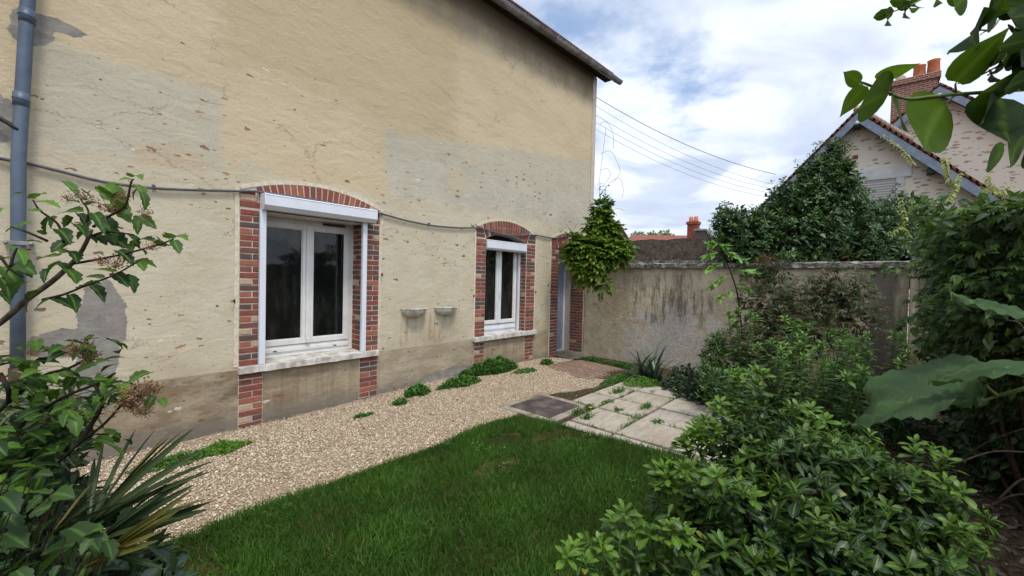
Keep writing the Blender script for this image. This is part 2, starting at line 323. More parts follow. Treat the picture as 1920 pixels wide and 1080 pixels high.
leaf('viburnum_leaf', (.012, .034, .009), (.11, .21, .02), .5, .2, .2, sc=14)
leaf('lilac_leaf', (.008, .022, .004), (.080, .145, .008), .6, .45, .08, sc=6)
leaf('big_leaf', (.022, .050, .016), (.070, .120, .036), .65, .2, .12, sc=7)
leaf('hydrangea_leaf', (.008, .022, .007), (.07, .14, .02), .55, .25, .3, sc=9)
leaf('stripe_leaf', (.05, .08, .03), (.20, .24, .12), .5, .25, .3)
leaf('palm_leaf', (.016, .032, .012), (.060, .085, .026), .42, .12, .3, ((.30, .20, .05), .06), sc=5)
leaf('dry_palm_leaf', (.03, .05, .012), (.18, .145, .025), .5, .2, .3, sc=5)
leaf('far_leaf', (.10, .16, .05), (.26, .34, .13), .6, .2, .2)

# ---------------------------------------------------------------- object helpers
def tag(o, label=None, cat=None, group=None, kind=None):
    if label: o['label'] = label
    if cat: o['category'] = cat
    if group: o['group'] = group
    if kind: o['kind'] = kind
    return o
def thing(name, loc, label, cat, group=None):
    o = bpy.data.objects.new(name, None); C.objects.link(o); o.location = loc; o.empty_display_size = .1
    return tag(o, label, cat, group)
def base_of(o):
    l = Vector((0, 0, 0))
    while o is not None: l = l + Vector(o.location); o = o.parent
    return l

class MB:
    def __init__(s): s.v = []; s.f = []; s.mi = []; s.mats = []; s.sm = []
    def slot(s, mt):
        if mt not in s.mats: s.mats.append(mt)
        return s.mats.index(mt)
    def add(s, vs, fs, mt='stone', smooth=False):
        k = len(s.v); s.v += [tuple(p) for p in vs]; i = s.slot(mt)
        for f in fs: s.f.append(tuple(k+j for j in f)); s.mi.append(i); s.sm.append(smooth)
    def box(s, a, b, mt, bev=0.):
        x0, y0, z0 = a; x1, y1, z1 = b
        if bev <= 0:
            vs = [(x, y, z) for x in (x0, x1) for y in (y0, y1) for z in (z0, z1)]
            s.add(vs, [(0, 1, 3, 2), (4, 6, 7, 5), (0, 4, 5, 1), (2, 3, 7, 6), (0, 2, 6, 4), (1, 5, 7, 3)], mt); return
        bm = bmesh.new(); r = bmesh.ops.create_cube(bm, size=1)
        for v in bm.verts: v.co = Vector(((x0+x1)/2+v.co.x*(x1-x0), (y0+y1)/2+v.co.y*(y1-y0), (z0+z1)/2+v.co.z*(z1-z0)))
        bmesh.ops.bevel(bm, geom=bm.edges[:], offset=bev, segments=2, affect='EDGES', profile=.6)
        s.bm(bm, mt)
    def bm(s, bm, mt, smooth=False):
        bm.verts.index_update(); s.add([v.co[:] for v in bm.verts], [tuple(v.index for v in f.verts) for f in bm.faces], mt, smooth); bm.free()
    def prism(s, pts, n, mt):
        """closed polygon pts extruded by vector n"""
        k = len(pts); n = Vector(n); P = [Vector(p) for p in pts]
        s.add(P+[p+n for p in P], [tuple(range(k)), tuple(range(2*k-1, k-1, -1))]+[(i, i+k, (i+1) % k+k, (i+1) % k) for i in range(k)], mt)
    def tube(s, pts, r, mt, seg=8, caps=True):
        P = [Vector(p) for p in pts]; n = len(P); R_ = r if isinstance(r, (list, tuple)) else [r]*n
        vs = []; ref = None
        for i in range(n):
            t = (P[min(i+1, n-1)]-P[max(i-1, 0)]).normalized()
            if ref is None: ref = t.orthogonal().normalized()
            a = (ref-t*ref.dot(t)).normalized(); ref = a; b = t.cross(a)
            for k in range(seg):
                w = 2*pi*k/seg; vs.append(P[i]+(a*cos(w)+b*sin(w))*R_[i])
        fs = [(i*seg+k, i*seg+(k+1) % seg, (i+1)*seg+(k+1) % seg, (i+1)*seg+k) for i in range(n-1) for k in range(seg)]
        if caps: fs += [tuple(range(seg-1, -1, -1)), tuple(range((n-1)*seg, n*seg))]
        s.add(vs, fs, mt, True)
    def lathe(s, c, prof, mt, seg=16):
        vs = [(c[0]+r*cos(2*pi*k/seg), c[1]+r*sin(2*pi*k/seg), c[2]+z) for r, z in prof for k in range(seg)]; n = len(prof)
        s.add(vs, [(i*seg+k, i*seg+(k+1) % seg, (i+1)*seg+(k+1) % seg, (i+1)*seg+k) for i in range(n-1) for k in range(seg)]+[tuple(range((n-1)*seg, n*seg))], mt, True)
    def build(s, name, parent=None, **kw):
        me = bpy.data.meshes.new(name); off = base_of(parent) if parent else Vector((0, 0, 0))
        me.from_pydata([(x-off.x, y-off.y, z-off.z) for x, y, z in s.v], [], s.f)
        for k in s.mats: me.materials.append(M[k])
        me.polygons.foreach_set('material_index', s.mi); me.polygons.foreach_set('use_smooth', s.sm)
        me.update(); o = bpy.data.objects.new(name, me); C.objects.link(o)
        if parent: o.parent = parent
        return tag(o, **kw)

def catmull(pts, k=6):
    P = [Vector(p) for p in pts]; out = []
    if len(P) < 3: return P
    Q = [P[0]*2-P[1]]+P+[P[-1]*2-P[-2]]
    for i in range(1, len(Q)-2):
        for j in range(k):
            t = j/k; a, b, c, d = Q[i-1:i+3]
            out.append(.5*((2*b)+(c-a)*t+(2*a-5*b+4*c-d)*t*t+(3*b-a-3*c+d)*t**3))
    out.append(P[-1]); return out

# ---------------------------------------------------------------- leaves (numpy batches)
def template(ts, ws, fold=.25, droop=.25, wave=0., sweep=None, stalk=.0):
    """strip leaf of unit length along +x, width along y, face normal +z. returns verts, faces, vein"""
    v = []; vein = []
    for i, (t, w) in enumerate(zip(ts, ws)):
        z = -droop*t*t; e = z+abs(w)*fold+wave*(1 if i % 2 else -1)*w
        sx = sweep[i] if sweep else 0
        v += [(t+sx, w, e), (t, 0, z), (t+sx, -w, e+(-2*wave*w*(1 if i % 2 else -1) if wave else 0))]; vein += [0, 1, 0]
    f = []
    for i in range(len(ts)-1):
        a = 3*i; f += [(a, a+3, a+4, a+1), (a+1, a+4, a+5, a+2)]
    return np.array(v, float), np.array(f), np.array(vein, float)
T = {
 'ovate': template([0, .15, .4, .7, 1], [.01, .2, .29, .19, .0], .3, .3),
 'small': template([0, .4, 1], [.03, .27, .0], .3, .2),
 'obovate': template([0, .25, .55, .8, 1], [.02, .10, .2, .19, .02], .25, .28),
 'lance': template([0, .2, .5, .8, 1], [.02, .10, .12, .07, 0], .35, .45),
 'blade': template([0, .35, .7, 1], [.03, .035, .025, 0], .2, .35),
 'heart': template([0, .03, .09, .18, .3, .42, .55, .68, .8, .9, 1], [.02, .13, .22, .27, .285, .27, .23, .165, .095, .04, 0], .16, .12, .0, [0, -.05, -.05, -.02, 0, 0, 0, 0, 0, 0, 0]),
 'heartw': template([0, .06, .2, .36, .52, .7, .86, 1], [.02, .18, .27, .28, .23, .15, .07, .0], .25, .35, .08, [0, -.05, -.03, 0, 0, 0, 0, 0]),
 'lobed': template([0, .05, .16, .26, .36, .48, .58, .70, .82, .92, 1], [.03, .20, .30, .27, .34, .31, .24, .25, .14, .09, 0], .26, .35, .05, [0, -.05, -.02, .02, .05, .08, .04, .06, .02, .02, 0]),
 'palmate': template([0, .05, .2, .3, .42, .55, .68, .84, 1], [.02, .28, .42, .30, .40, .28, .2, .14, 0], .14, .28, .04, [0, .0, .05, .04, .14, .06, .06, .02, 0]),
}
class Leaves:
    def __init__(s): s.V = []; s.F = []; s.A = []; s.N = []; s.MI = []; s.n = 0
    def put(s, kind, pos, dir, nor, size, width=1., age_shade=.3, mi=0, curl=None):
        """arrays of leaves: pos (n,3), dir (n,3), nor (n,3), size (n,)"""
        tv, tf, ve = T[kind]; pos = np.atleast_2d(pos).astype(float); n = len(pos)
        d = np.atleast_2d(dir).astype(float)+np.zeros((n, 3)); nn = np.atleast_2d(nor).astype(float)+np.zeros((n, 3))
        d = d/np.linalg.norm(d, axis=1, keepdims=True).clip(1e-6)
        nn = nn-d*(nn*d).sum(1, keepdims=True); l = np.linalg.norm(nn, axis=1, keepdims=True)
        nn = np.where(l < 1e-4, np.cross(d, [1, .3, .2]), nn/l.clip(1e-6)); nn = nn/np.linalg.norm(nn, axis=1, keepdims=True)
        y = np.cross(nn, d); sz = np.zeros(n)+size; wd = np.zeros(n)+width; cu = np.ones(n) if curl is None else np.zeros(n)+curl
        v = pos[:, None, :]+sz[:, None, None]*(tv[None, :, 0:1]*d[:, None, :]+tv[None, :, 1:2]*wd[:, None, None]*y[:, None, :]+tv[None, :, 2:3]*cu[:, None, None]*nn[:, None, :])
        f = tf[None]+(s.n+np.arange(n)*len(tv))[:, None, None]
        s.V.append(v.reshape(-1, 3)); s.F.append(f.reshape(-1, tf.shape[1])); s.A.append(np.repeat(np.zeros(n)+age_shade, len(tv))); s.N.append(np.tile(ve, n))
        s.MI.append(np.full(n*len(tf), mi)); s.n += n*len(tv)
    def build(s, name, mats, parent=None, **kw):
        V = np.concatenate(s.V); F = np.concatenate(s.F); off = base_of(parent) if parent else Vector((0, 0, 0)); V = V-np.array(off)
        me = bpy.data.meshes.new(name); me.vertices.add(len(V)); me.vertices.foreach_set('co', V.ravel())
        me.loops.add(F.size); me.loops.foreach_set('vertex_index', F.ravel().astype(np.int32))
        me.polygons.add(len(F)); me.polygons.foreach_set('loop_start', np.arange(0, F.size, F.shape[1], dtype=np.int32))
        for k in (mats if isinstance(mats, list) else [mats]): me.materials.append(M[k])
        me.polygons.foreach_set('material_index', np.concatenate(s.MI).astype(np.int32))
        me.polygons.foreach_set('use_smooth', np.ones(len(F), bool))
        me.update(calc_edges=True)
        a = me.attributes.new('age_shade', 'FLOAT', 'POINT'); a.data.foreach_set('value', np.concatenate(s.A).astype(np.float32))
        a = me.attributes.new('vein', 'FLOAT', 'POINT'); a.data.foreach_set('value', np.concatenate(s.N).astype(np.float32))
        o = bpy.data.objects.new(name, me); C.objects.link(o)
        if parent: o.parent = parent
        return tag(o, **kw)

def rdir(n): 
    v = RNG.normal(size=(n, 3)); return v/np.linalg.norm(v, axis=1, keepdims=True)
def unit(v): return v/np.linalg.norm(v, axis=1, keepdims=True).clip(1e-6)
def in_blobs(blobs, n, shell=.5, up=None, clump=0.):
    """points in ellipsoids (cx,cy,cz,rx,ry,rz): position, outward normal, depth 0 = surface"""
    B = np.array(blobs, float); w = B[:, 3]*B[:, 4]+B[:, 4]*B[:, 5]+B[:, 3]*B[:, 5]; k = RNG.choice(len(B), n, p=w/w.sum())
    d = rdir(n); u = RNG.random(n)**1.6; r = 1-shell*u
    r = r*(1+.10*np.sin(d[:, 0]*7+k*2.1)*np.cos(d[:, 2]*6+k)+.06*np.sin(d[:, 1]*15+k))
    P = B[k, :3]+B[k, 3:]*d*r[:, None]; O = unit(d/B[k, 3:])
    if clump:
        g = np.sin(P[:, 0]*9+1)*np.sin(P[:, 1]*8+2)*np.sin(P[:, 2]*10+3); keep = g+RNG.normal(size=n)*.35 > -clump
        P, O, u = P[keep], O[keep], u[keep]
    # drop what lies deep inside another blob
    ins = np.zeros(len(P), bool)
    for b in B:
        q = (((P-b[:3])/b[3:])**2).sum(1); ins |= q < (1-shell)**2*.9
    return P[~ins], O[~ins], u[~ins]

def rosettes(L, P, A, k, size, kind='obovate', spread=(35, 75), age_shade=.4, mi=0, width=1., tiers=1):
    n = len(P); A = unit(A); ref = unit(np.cross(A, rdir(n))); b = np.cross(A, ref); sz = np.zeros(n)+size; ag = np.zeros(n)+age_shade
    ph = RNG.random(n)*6.28
    for j in range(k):
        a = ph+j*2.399+RNG.normal(size=n)*.18; f = j/max(1, k-1)
        til = np.radians(spread[0]+(spread[1]-spread[0])*f+RNG.normal(size=n)*8)
        rad = ref*np.cos(a)[:, None]+b*np.sin(a)[:, None]
        d = A*np.cos(til)[:, None]+rad*np.sin(til)[:, None]; nr = A*np.sin(til)[:, None]-rad*np.cos(til)[:, None]
        L.put(kind, P-A*(f*.35*sz)[:, None]*tiers, d, nr, sz*(.62+.38*f)*(.85+.3*RNG.random(n)), width, np.clip(ag+.3*(1-f)-.1, 0, 1), mi)

def bush(L, blobs, n, size, kind='ovate', up=.5, shell=.5, age_shade=(.1, .6), mi=0, width=1., clump=0., hang=0.):
    P, O, u = in_blobs(blobs, n, shell, clump=clump); m = len(P)
    d = unit(O*.6+rdir(m)*.75+np.array([0, 0, up-hang])); nr = unit(O*.5+np.array([0, 0, .8])+rdir(m)*.45)
    L.put(kind, P, d, nr, size*(.6+.7*RNG.random(m)), width, age_shade[0]+(age_shade[1]-age_shade[0])*(1-u)*RNG.random(m), mi)

def stems(mb, base, tips, r, mt, jit=.05, seg=5):
    b = Vector(base)
    for t in tips:
        t = Vector(t); q = b+Vector((random.uniform(-.04, .04), random.uniform(-.04, .04), 0))
        m1 = q.lerp(t, .4)+Vector((random.uniform(-jit, jit), random.uniform(-jit, jit), random.uniform(0, jit)))
        mb.tube(catmull([q, m1, t], 4), [r*(1-.75*i/8) for i in range(9)], mt, seg)

# ================================================================ GROUND
def sstep(a, b, x): t = min(1, max(0, (x-a)/(b-a))); return t*t*(3-2*t)
def gz(x, y):
    return -.13*sstep(6.3, 8.1, x)-.07*sstep(3.8, 4.8, y)*(1-sstep(1.5, 4.2, x))
def sheet(name, poly, z, mt, step=.15, edge=0., kind='structure', **kw):
    """flat polygon cut into a grid that follows the ground"""
    bm = bmesh.new(); P = catmull_closed(poly, edge) if edge else [Vector((x, y, 0)) for x, y in poly]
    vs = [bm.verts.new((p.x, p.y, 0)) for p in P]; bm.faces.new(vs)
    xs = [p.x for p in P]; ys = [p.y for p in P]
    x = math.floor(min(xs)/step)*step
    while x < max(xs):
        bmesh.ops.bisect_plane(bm, geom=bm.verts[:]+bm.edges[:]+bm.faces[:], plane_co=(x, 0, 0), plane_no=(1, 0, 0)); x += step*2
    y = math.floor(min(ys)/step)*step
    while y < max(ys):
        bmesh.ops.bisect_plane(bm, geom=bm.verts[:]+bm.edges[:]+bm.faces[:], plane_co=(0, y, 0), plane_no=(0, 1, 0)); y += step*2
    for v in bm.verts: v.co.z = gz(v.co.x, v.co.y)+z
    for f in bm.faces:
        if f.normal.z < 0: f.normal_flip()
    mb = MB(); mb.bm(bm, mt); return mb.build(name, kind=kind, **kw)
def catmull_closed(poly, amp):
    out = []; n = len(poly)
    for i in range(n):
        a = Vector((*poly[i], 0)); b = Vector((*poly[(i+1) % n], 0)); k = max(1, int((b-a).length/.08)); t = (b-a).normalized(); nn = Vector((-t.y, t.x, 0))
        for j in range(k):
            q = a.lerp(b, j/k); w = amp*(sin(q.x*13+q.y*7)+.6*sin(q.x*31-q.y*23)) if j else 0
            out.append(q+nn*w)
    return out
g = MB(); xs = [-400, -60, -12, -4, -2, 0, 1, 1.5, 2, 2.5, 3, 3.5, 4.2, 5, 6.3, 6.6, 6.9, 7.2, 7.5, 7.8, 8.1, 8.4, 12, 20, 60, 400]; ys = [-400, -60, -12, -4, -1, 0, 1, 2, 3, 3.8, 4.05, 4.3, 4.55, 4.8, 5.2, 8, 20, 60, 400]
g.add([(x, y, gz(x, y) if abs(x) < 8.2 and abs(y) < 6 else (-.13 if x > 6 else -.07)) for x in xs for y in ys], [(i*len(ys)+j, (i+1)*len(ys)+j, (i+1)*len(ys)+j+1, i*len(ys)+j+1) for i in range(len(xs)-1) for j in range(len(ys)-1)], 'soil')
g.build('ground', kind='structure')
LAWN = [(-1.6, 3.0), (.5, 3.02), (1.4, 3.0), (2.4, 2.99), (3.3, 3.05), (3.52, 2.95), (3.66, 2.5), (3.68, 2.1), (3.76, 1.4), (3.80, .9), (3.7, .2), (2.8, -.3), (1.5, -.7), (-1.6, -.7)]
sheet('lawn', LAWN, .014, 'turf', edge=.012)
GRAV = [(-2.6, 4.995), (-2.6, 3.02), (.5, 3.04), (2.4, 3.01), (3.5, 3.07), (4.55, 3.30), (5.3, 3.05), (5.9, 3.15), (5.75, 3.5), (5.95, 4.35), (6.9, 4.5), (7.2, 4.62), (6.9, 4.995)]
sheet('gravel', GRAV, .006, 'gravelbed', edge=.02)

def in_poly(poly, x, y):
    c = np.zeros(len(x), bool); n = len(poly)
    for i in range(n):
        x0, y0 = poly[i]; x1, y1 = poly[(i+1) % n]
        k = ((y0 > y) != (y1 > y)) & (x < (x1-x0)*(y-y0)/((y1-y0) if y1 != y0 else 1e-9)+x0); c ^= k
    return c
def gzn(x, y):
    s = lambda a, b, t: (lambda u: u*u*(3-2*u))(np.clip((t-a)/(b-a), 0, 1))
    return -.13*s(6.3, 8.1, x)-.07*s(3.8, 4.8, y)*(1-s(1.5, 4.2, x))
# pebbles
bm = bmesh.new(); bmesh.ops.create_icosphere(bm, subdivisions=1, radius=1); bm.verts.index_update(); PV = np.array([v.co[:] for v in bm.verts]); PF = np.array([[v.index for v in f.verts] for f in bm.faces]); bm.free()
def pebbles(n, poly, smin, smax, extra=None):
    x = RNG.uniform(-2.6, 7.2, n); y = RNG.uniform(2.9, 5.0, n); k = in_poly(poly, x, y)
    k &= ~((x > 3.60) & (x < 4.56) & (y > 2.6) & (y < 3.42)); k &= RNG.random(n) < np.clip((4.97-y)/.10, .25, 1)*np.where(np.sin(x*3.1+1)*np.sin(y*5.3)+.3*np.sin(x*11)*np.sin(y*13) > .85, .45, 1); x, y = x[k], y[k]
    if extra is not None: x = np.concatenate([x, extra[0]]); y = np.concatenate([y, extra[1]])
    n = len(x); s = smin+(smax-smin)*RNG.random(n)**1.8
    R3 = np.stack([s, s*(.55+.35*RNG.random(n)), s*(.35+.3*RNG.random(n))], 1)
    a = RNG.random(n)*6.28; v = PV[None]*(1+.25*RNG.normal(size=(n, len(PV), 1))*.6)*R3[:, None, :]
    tl = RNG.normal(size=n)*.35; v2 = v.copy(); v2[:, :, 2] = v[:, :, 2]*np.cos(tl)[:, None]+v[:, :, 0]*np.sin(tl)[:, None]; v2[:, :, 0] = v[:, :, 0]*np.cos(tl)[:, None]-v[:, :, 2]*np.sin(tl)[:, None]
    c_, s_ = np.cos(a)[:, None], np.sin(a)[:, None]
    X_ = v2[:, :, 0]*c_-v2[:, :, 1]*s_+x[:, None]; Y_ = v2[:, :, 0]*s_+v2[:, :, 1]*c_+y[:, None]; Z_ = v2[:, :, 2]+(gzn(x, y)+.008+s*.25+RNG.random(n)*.006)[:, None]
    return np.stack([X_, Y_, Z_], 2)
ex = (RNG.uniform(3.3, 6.2, 500), RNG.uniform(2.7, 3.3, 500)); kk = RNG.random(500) < .12; ex = (ex[0][kk], ex[1][kk])
pv = pebbles(105000, GRAV, .0045, .0120, ex)
me = bpy.data.meshes.new('pebbles'); n_ = len(pv); V_ = pv.reshape(-1, 3); F_ = (PF[None]+(np.arange(n_)*len(PV))[:, None, None]).reshape(-1, 3)
me.vertices.add(len(V_)); me.vertices.foreach_set('co', V_.ravel()); me.loops.add(F_.size); me.loops.foreach_set('vertex_index', F_.ravel().astype(np.int32)); me.polygons.add(len(F_)); me.polygons.foreach_set('loop_start', np.arange(0, F_.size, 3, dtype=np.int32)); me.update(calc_edges=True)
me.materials.append(M['pebble']); o = bpy.data.objects.new('pebbles', me); C.objects.link(o); tag(o, 'loose beige and cream gravel stones covering the path beside the house', 'gravel', kind='stuff')

# lawn grass
def grass(n, poly, xr, yr, hmin, hmax):
    x = RNG.uniform(*xr, n); y = RNG.uniform(*yr, n)
    k = in_poly(poly, x, y)
    dry = (((x-3.25)/.22)**2+((y-2.35)/.16)**2 < 1) | (((x-2.95)/.2)**2+((y-2.65)/.11)**2 < 1) | (((x-2.45)/.26)**2+((y-2.3)/.12)**2 < 1) | (((x-3.5)/.12)**2+((y-2.2)/.25)**2 < 1)
    cl = np.sin(x*5.1+y*2)*np.sin(y*6.3-x*1.7); k &= RNG.random(n) < np.where(dry, .5, 1.0); x, y, dry, cl = x[k], y[k], dry[k], cl[k]; n = len(x)
    d = RNG.normal(size=(n, 3))*.42; d[:, 2] = 1; d[:, 0] += .12*cl; P = np.stack([x, y, gzn(x, y)+.012], 1)
    nr = RNG.normal(size=(n, 3)); nr[:, 2] = .3
    hh = (hmin+(hmax-hmin)*RNG.random(n))*(1+.25*cl)*np.where(dry, .6, 1.)
    return P, d, nr, hh, np.clip(.35+.25*cl+.2*RNG.normal(size=n), 0, 1), dry
L = Leaves()
T['gblade'] = template([0, .5, 1], [.05, .04, 0], .1, .45)
Lw = [(a, b) for a, b in LAWN]
for (n, xr, yr, h0, h1) in ((150000, (.6, 4.0), (.2, 3.08), .028, .072), (9000, (-.4, 4.0), (2.9, 3.08), .04, .075), (30000, (-.6, 1.0), (.4, 3.06), .03, .06)):
    P, d, nr, hh, ag, dry = grass(n, Lw, xr, yr, h0, h1)
    L.put('gblade', P[~dry], d[~dry], nr[~dry], hh[~dry], .9, ag[~dry], 0, 1.)
    if dry.any(): 
        dd = np.where(RNG.random(dry.sum()) < .62)[0]; i = np.where(dry)[0]
        L.put('gblade', P[i], d[i], nr[i], hh[i], .8, ag[i], 0, 1.); L.put('gblade', P[i[dd]]+[.006, .004, 0], d[i[dd]]*[1.6, 1.6, .5], nr[i[dd]], hh[i[dd]]*.8, .8, ag[i[dd]], 1, 1.)
leaf('straw_blade', (.12, .095, .04), (.26, .21, .10), .8, .2, .1)
L.build('grass', ['grass_blade', 'straw_blade'], label='short green lawn grass with a few dry patches', cat='grass', kind='stuff')

# manhole
mh = thing('manhole_cover', (4.08, 3.02, 0), 'square dark cast manhole cover with a round lid set between gravel and slabs', 'manhole cover')
b = MB()
b.prism([(3.64, 2.60, -.02), (4.52, 2.63, -.02), (4.50, 3.40, -.02), (3.66, 3.42, -.02)], (0, 0, .034), 'concrete'); b.build('collar', mh)
b = MB(); b.box((3.755, 2.715, .005), (4.40, 3.325, .022), 'cover', .004); b.build('frame', mh)
b = MB(); b.lathe((4.078, 3.02, .018), [(.262, 0), (.262, .006), (.255, .007), (.25, .002), (.245, .002), (.24, .009), (.0, .0095)], 'cover', 48)
for k in range(10):
    a = k*pi/5; b.box((4.078+.13*cos(a)-.02, 3.02+.13*sin(a)-.006, .026), (4.078+.13*cos(a)+.02, 3.02+.13*sin(a)+.006, .030), 'cover')
b.lathe((4.078, 3.02, .022), [(.035, 0), (.03, .009), (.0, .010)], 'cover', 20); b.build('round_lid', mh)

# slab paving and brick patio (pavement = setting)
b = MB(); rows = [(3.50, 3.855), (3.87, 4.475), (4.49, 5.02), (5.035, 5.585), (5.60, 6.10)]; cols = [(.62, 1.37), (1.385, 1.95), (1.965, 2.51), (2.525, 2.90)]
for i, (x0, x1) in enumerate(rows):
    for j, (y0, y1) in enumerate(cols):
        if j == 3 and i < 2: continue
        if i == 4 and j == 0: continue
        if i == 4: x1 = (5.85, 5.95, 6.08, 6.1)[j]
        if i == 0: x0 = (3.76, 3.70, 3.66)[j]
        r = random.uniform; t = r(-.005, .008); k = .009
        poly = [(x0+r(0, k), y0+r(0, k)), (x1-r(0, k), y0+r(0, k)), (x1-r(0, k), y1-r(0, k)), (x0+r(0, k), y1-r(0, k))]
        bm = bmesh.new(); vs = [bm.verts.new((x, y, -.02)) for x, y in poly]; f = bm.faces.new(vs); e = bmesh.ops.extrude_face_region(bm, geom=[f])
        for v in e['geom']:
            if isinstance(v, bmesh.types.BMVert): v.co.z = .020+t+r(-.0025, .0025)
        bmesh.ops.recalc_face_normals(bm, faces=bm.faces[:]); bmesh.ops.bevel(bm, geom=[q for q in bm.edges if all(v.co.z > 0 for v in q.verts)], offset=.006, segments=2, affect='EDGES')
        b.bm(bm, 'slab')
b.build('paving', kind='structure')
b = MB(); y = 3.32; i = 0
def brick_path_ok(x, y): return in_poly([(5.62, 3.30), (6.98, 3.40), (7.35, 4.05), (7.28, 4.46), (5.92, 4.42)], np.array([x]), np.array([y]))[0]
x = 5.55
while x < 7.5:
    y = 3.25+(.11 if i % 2 else 0)
    while y < 4.6:
        if brick_path_ok(x+.03, y+.1):
            z = gz(x, y)+random.uniform(.016, .024); b.box((x+random.uniform(0, .003), y+random.uniform(0, .004), z-.05), (x+.056, y+.212, z), random.choice(['pave_a', 'pave_b', 'pave_a']), .003)
        y += .222
    x += .064; i += 1
M['pave_a'] = mat('worn_paver', None, .95, .1, speck(lin(140, 108, 92), lin(112, 86, 74), 20, .6, .004, c3=lin(120, 112, 98), s3=5))
M['pave_b'] = mat('worn_paver_pale', None, .95, .1, speck(lin(158, 128, 108), lin(128, 102, 86), 20, .6, .004, c3=lin(104, 96, 84), s3=5))
b.build('path', kind='structure')

# ================================================================ THE HOUSE
HO = (0, 5, 0)
house = thing('house', HO, 'old two storey house with patchy ochre plaster wall and brick framed windows', 'house')
def arc_pts(cx, cz, R, hx, n=14):
    a = math.asin(hx/R); return [(cx+R*sin(-a+2*a*i/n), cz+R*cos(-a+2*a*i/n)) for i in range(n+1)]
OPEN = [dict(x0=1.50, x1=2.70, zb=.60, cx=2.10, cz=.565, Ri=1.85, Ro=2.07), dict(x0=4.93, x1=6.03, zb=.60, cx=5.48, cz=.88, Ri=1.52, Ro=1.755), dict(x0=7.10, x1=8.17, zb=-.12, cx=7.635, cz=.88, Ri=1.52, Ro=1.755)]
def opening_loop(q):
    hx = (q['x1']-q['x0'])/2; arc = arc_pts(q['cx'], q['cz'], q['Ri'], hx-1e-4)
    return [(q['x0'], q['zb']), (q['x1'], q['zb'])]+[p for p in reversed(arc)]
def eave(x): return 6.238+.0494*(x-4.74)
outer = [(-6, -.4), (8.45, -.4), (8.45, eave(8.45)), (-6, eave(-6))]
loops = [outer]+[opening_loop(q) for q in OPEN]
vec = [[Vector((x, 0, z)) for x, z in lp] for lp in loops]; tri = tessellate_polygon([[Vector((p.x, p.z, 0)) for p in l] for l in vec])
flat = [(p.x, 5.0, p.z) for l in vec for p in l]
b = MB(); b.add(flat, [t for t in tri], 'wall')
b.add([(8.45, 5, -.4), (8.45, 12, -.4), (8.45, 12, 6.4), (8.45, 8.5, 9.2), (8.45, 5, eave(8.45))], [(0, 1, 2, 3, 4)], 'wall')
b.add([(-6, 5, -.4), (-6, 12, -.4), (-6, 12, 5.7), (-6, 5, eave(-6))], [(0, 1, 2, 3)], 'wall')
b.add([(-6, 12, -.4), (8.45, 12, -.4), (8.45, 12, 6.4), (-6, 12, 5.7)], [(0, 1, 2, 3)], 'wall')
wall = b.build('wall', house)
bm = bmesh.new(); bm.from_mesh(wall.data)
for f in bm.faces:
    if abs(f.normal.y) > .9 and f.calc_center_median().y < .5 and f.normal.y > 0: f.normal_flip()
bm.to_mesh(wall.data); bm.free()
b = MB(); b.box((8.30, 4.985, 1.9), (8.458, 5.1, eave(8.4)-.06), 'corner', .006); b.build('corner_strip', house)
# roof
b = MB(); n_ = Vector((0, 0, 1))
e0, e1 = (-6.2, 4.62), (8.86, 4.62)
def ez(x): return eave(x)+.02
b.prism([(-6.2, 4.80, ez(-6.2)+.0), (-6.2, 8.5, 9.15), (-6.2, 12.4, 6.4), (-6.2, 12.4, 6.5), (-6.2, 8.5, 9.32), (-6.2, 4.80, ez(-6.2)+.13)], (15.1, 0, .745), 'tile')
rf = b.build('roof', house)
b = MB(); b.prism([(-6.2, 4.82, ez(-6.2)-.03), (-6.2, 5.02, ez(-6.2)-.03), (-6.2, 5.02, ez(-6.2)-.01), (-6.2, 4.82, ez(-6.2)-.01)], (15.1, 0, .745), 'wood'); b.build('soffit', rf)
b = MB(); b.prism([(-6.2, 4.80, ez(-6.2)-.05), (-6.2, 4.818, ez(-6.2)-.05), (-6.2, 4.818, ez(-6.2)+.10), (-6.2, 4.80, ez(-6.2)+.10)], (15.1, 0, .745), 'wood'); b.build('fascia_board', rf)
# half round gutter with joint collars
b = MB()
def gut(x): return 6.425+.060*(x-8.9)
def half(x, r, seg=12): return [(x, 4.725+r*cos(pi+pi*k/seg), gut(x)+r*sin(pi+pi*k/seg)) for k in range(seg+1)]
xs_ = [-6.2, 9.10]; A_ = half(xs_[0], .072)+half(xs_[0], .067)[::-1]
k_ = len(A_); B_ = half(xs_[1], .072)+half(xs_[1], .067)[::-1]
b.add(A_+B_, [(i, (i+1) % k_, (i+1) % k_+k_, i+k_) for i in range(k_)]+[tuple(range(k_))], 'zinc', True)
b.add(half(9.1, .072), [tuple(range(13))], 'zinc')
b.tube([(-6.2, 4.653, gut(-6.2)), (9.1, 4.653, gut(9.1))], .009, 'zinc', 6)
x = -4.6
while x < 9.0:
    C0 = half(x-.012, .078)+half(x-.012, .070)[::-1]; C1 = half(x+.012, .078)+half(x+.012, .070)[::-1]
    b.add(C0+C1, [(i, (i+1) % k_, (i+1) % k_+k_, i+k_) for i in range(k_)]+[tuple(range(k_)), tuple(range(2*k_-1, k_-1, -1))], 'zinc'); x += .5
b.build('gutter', rf)

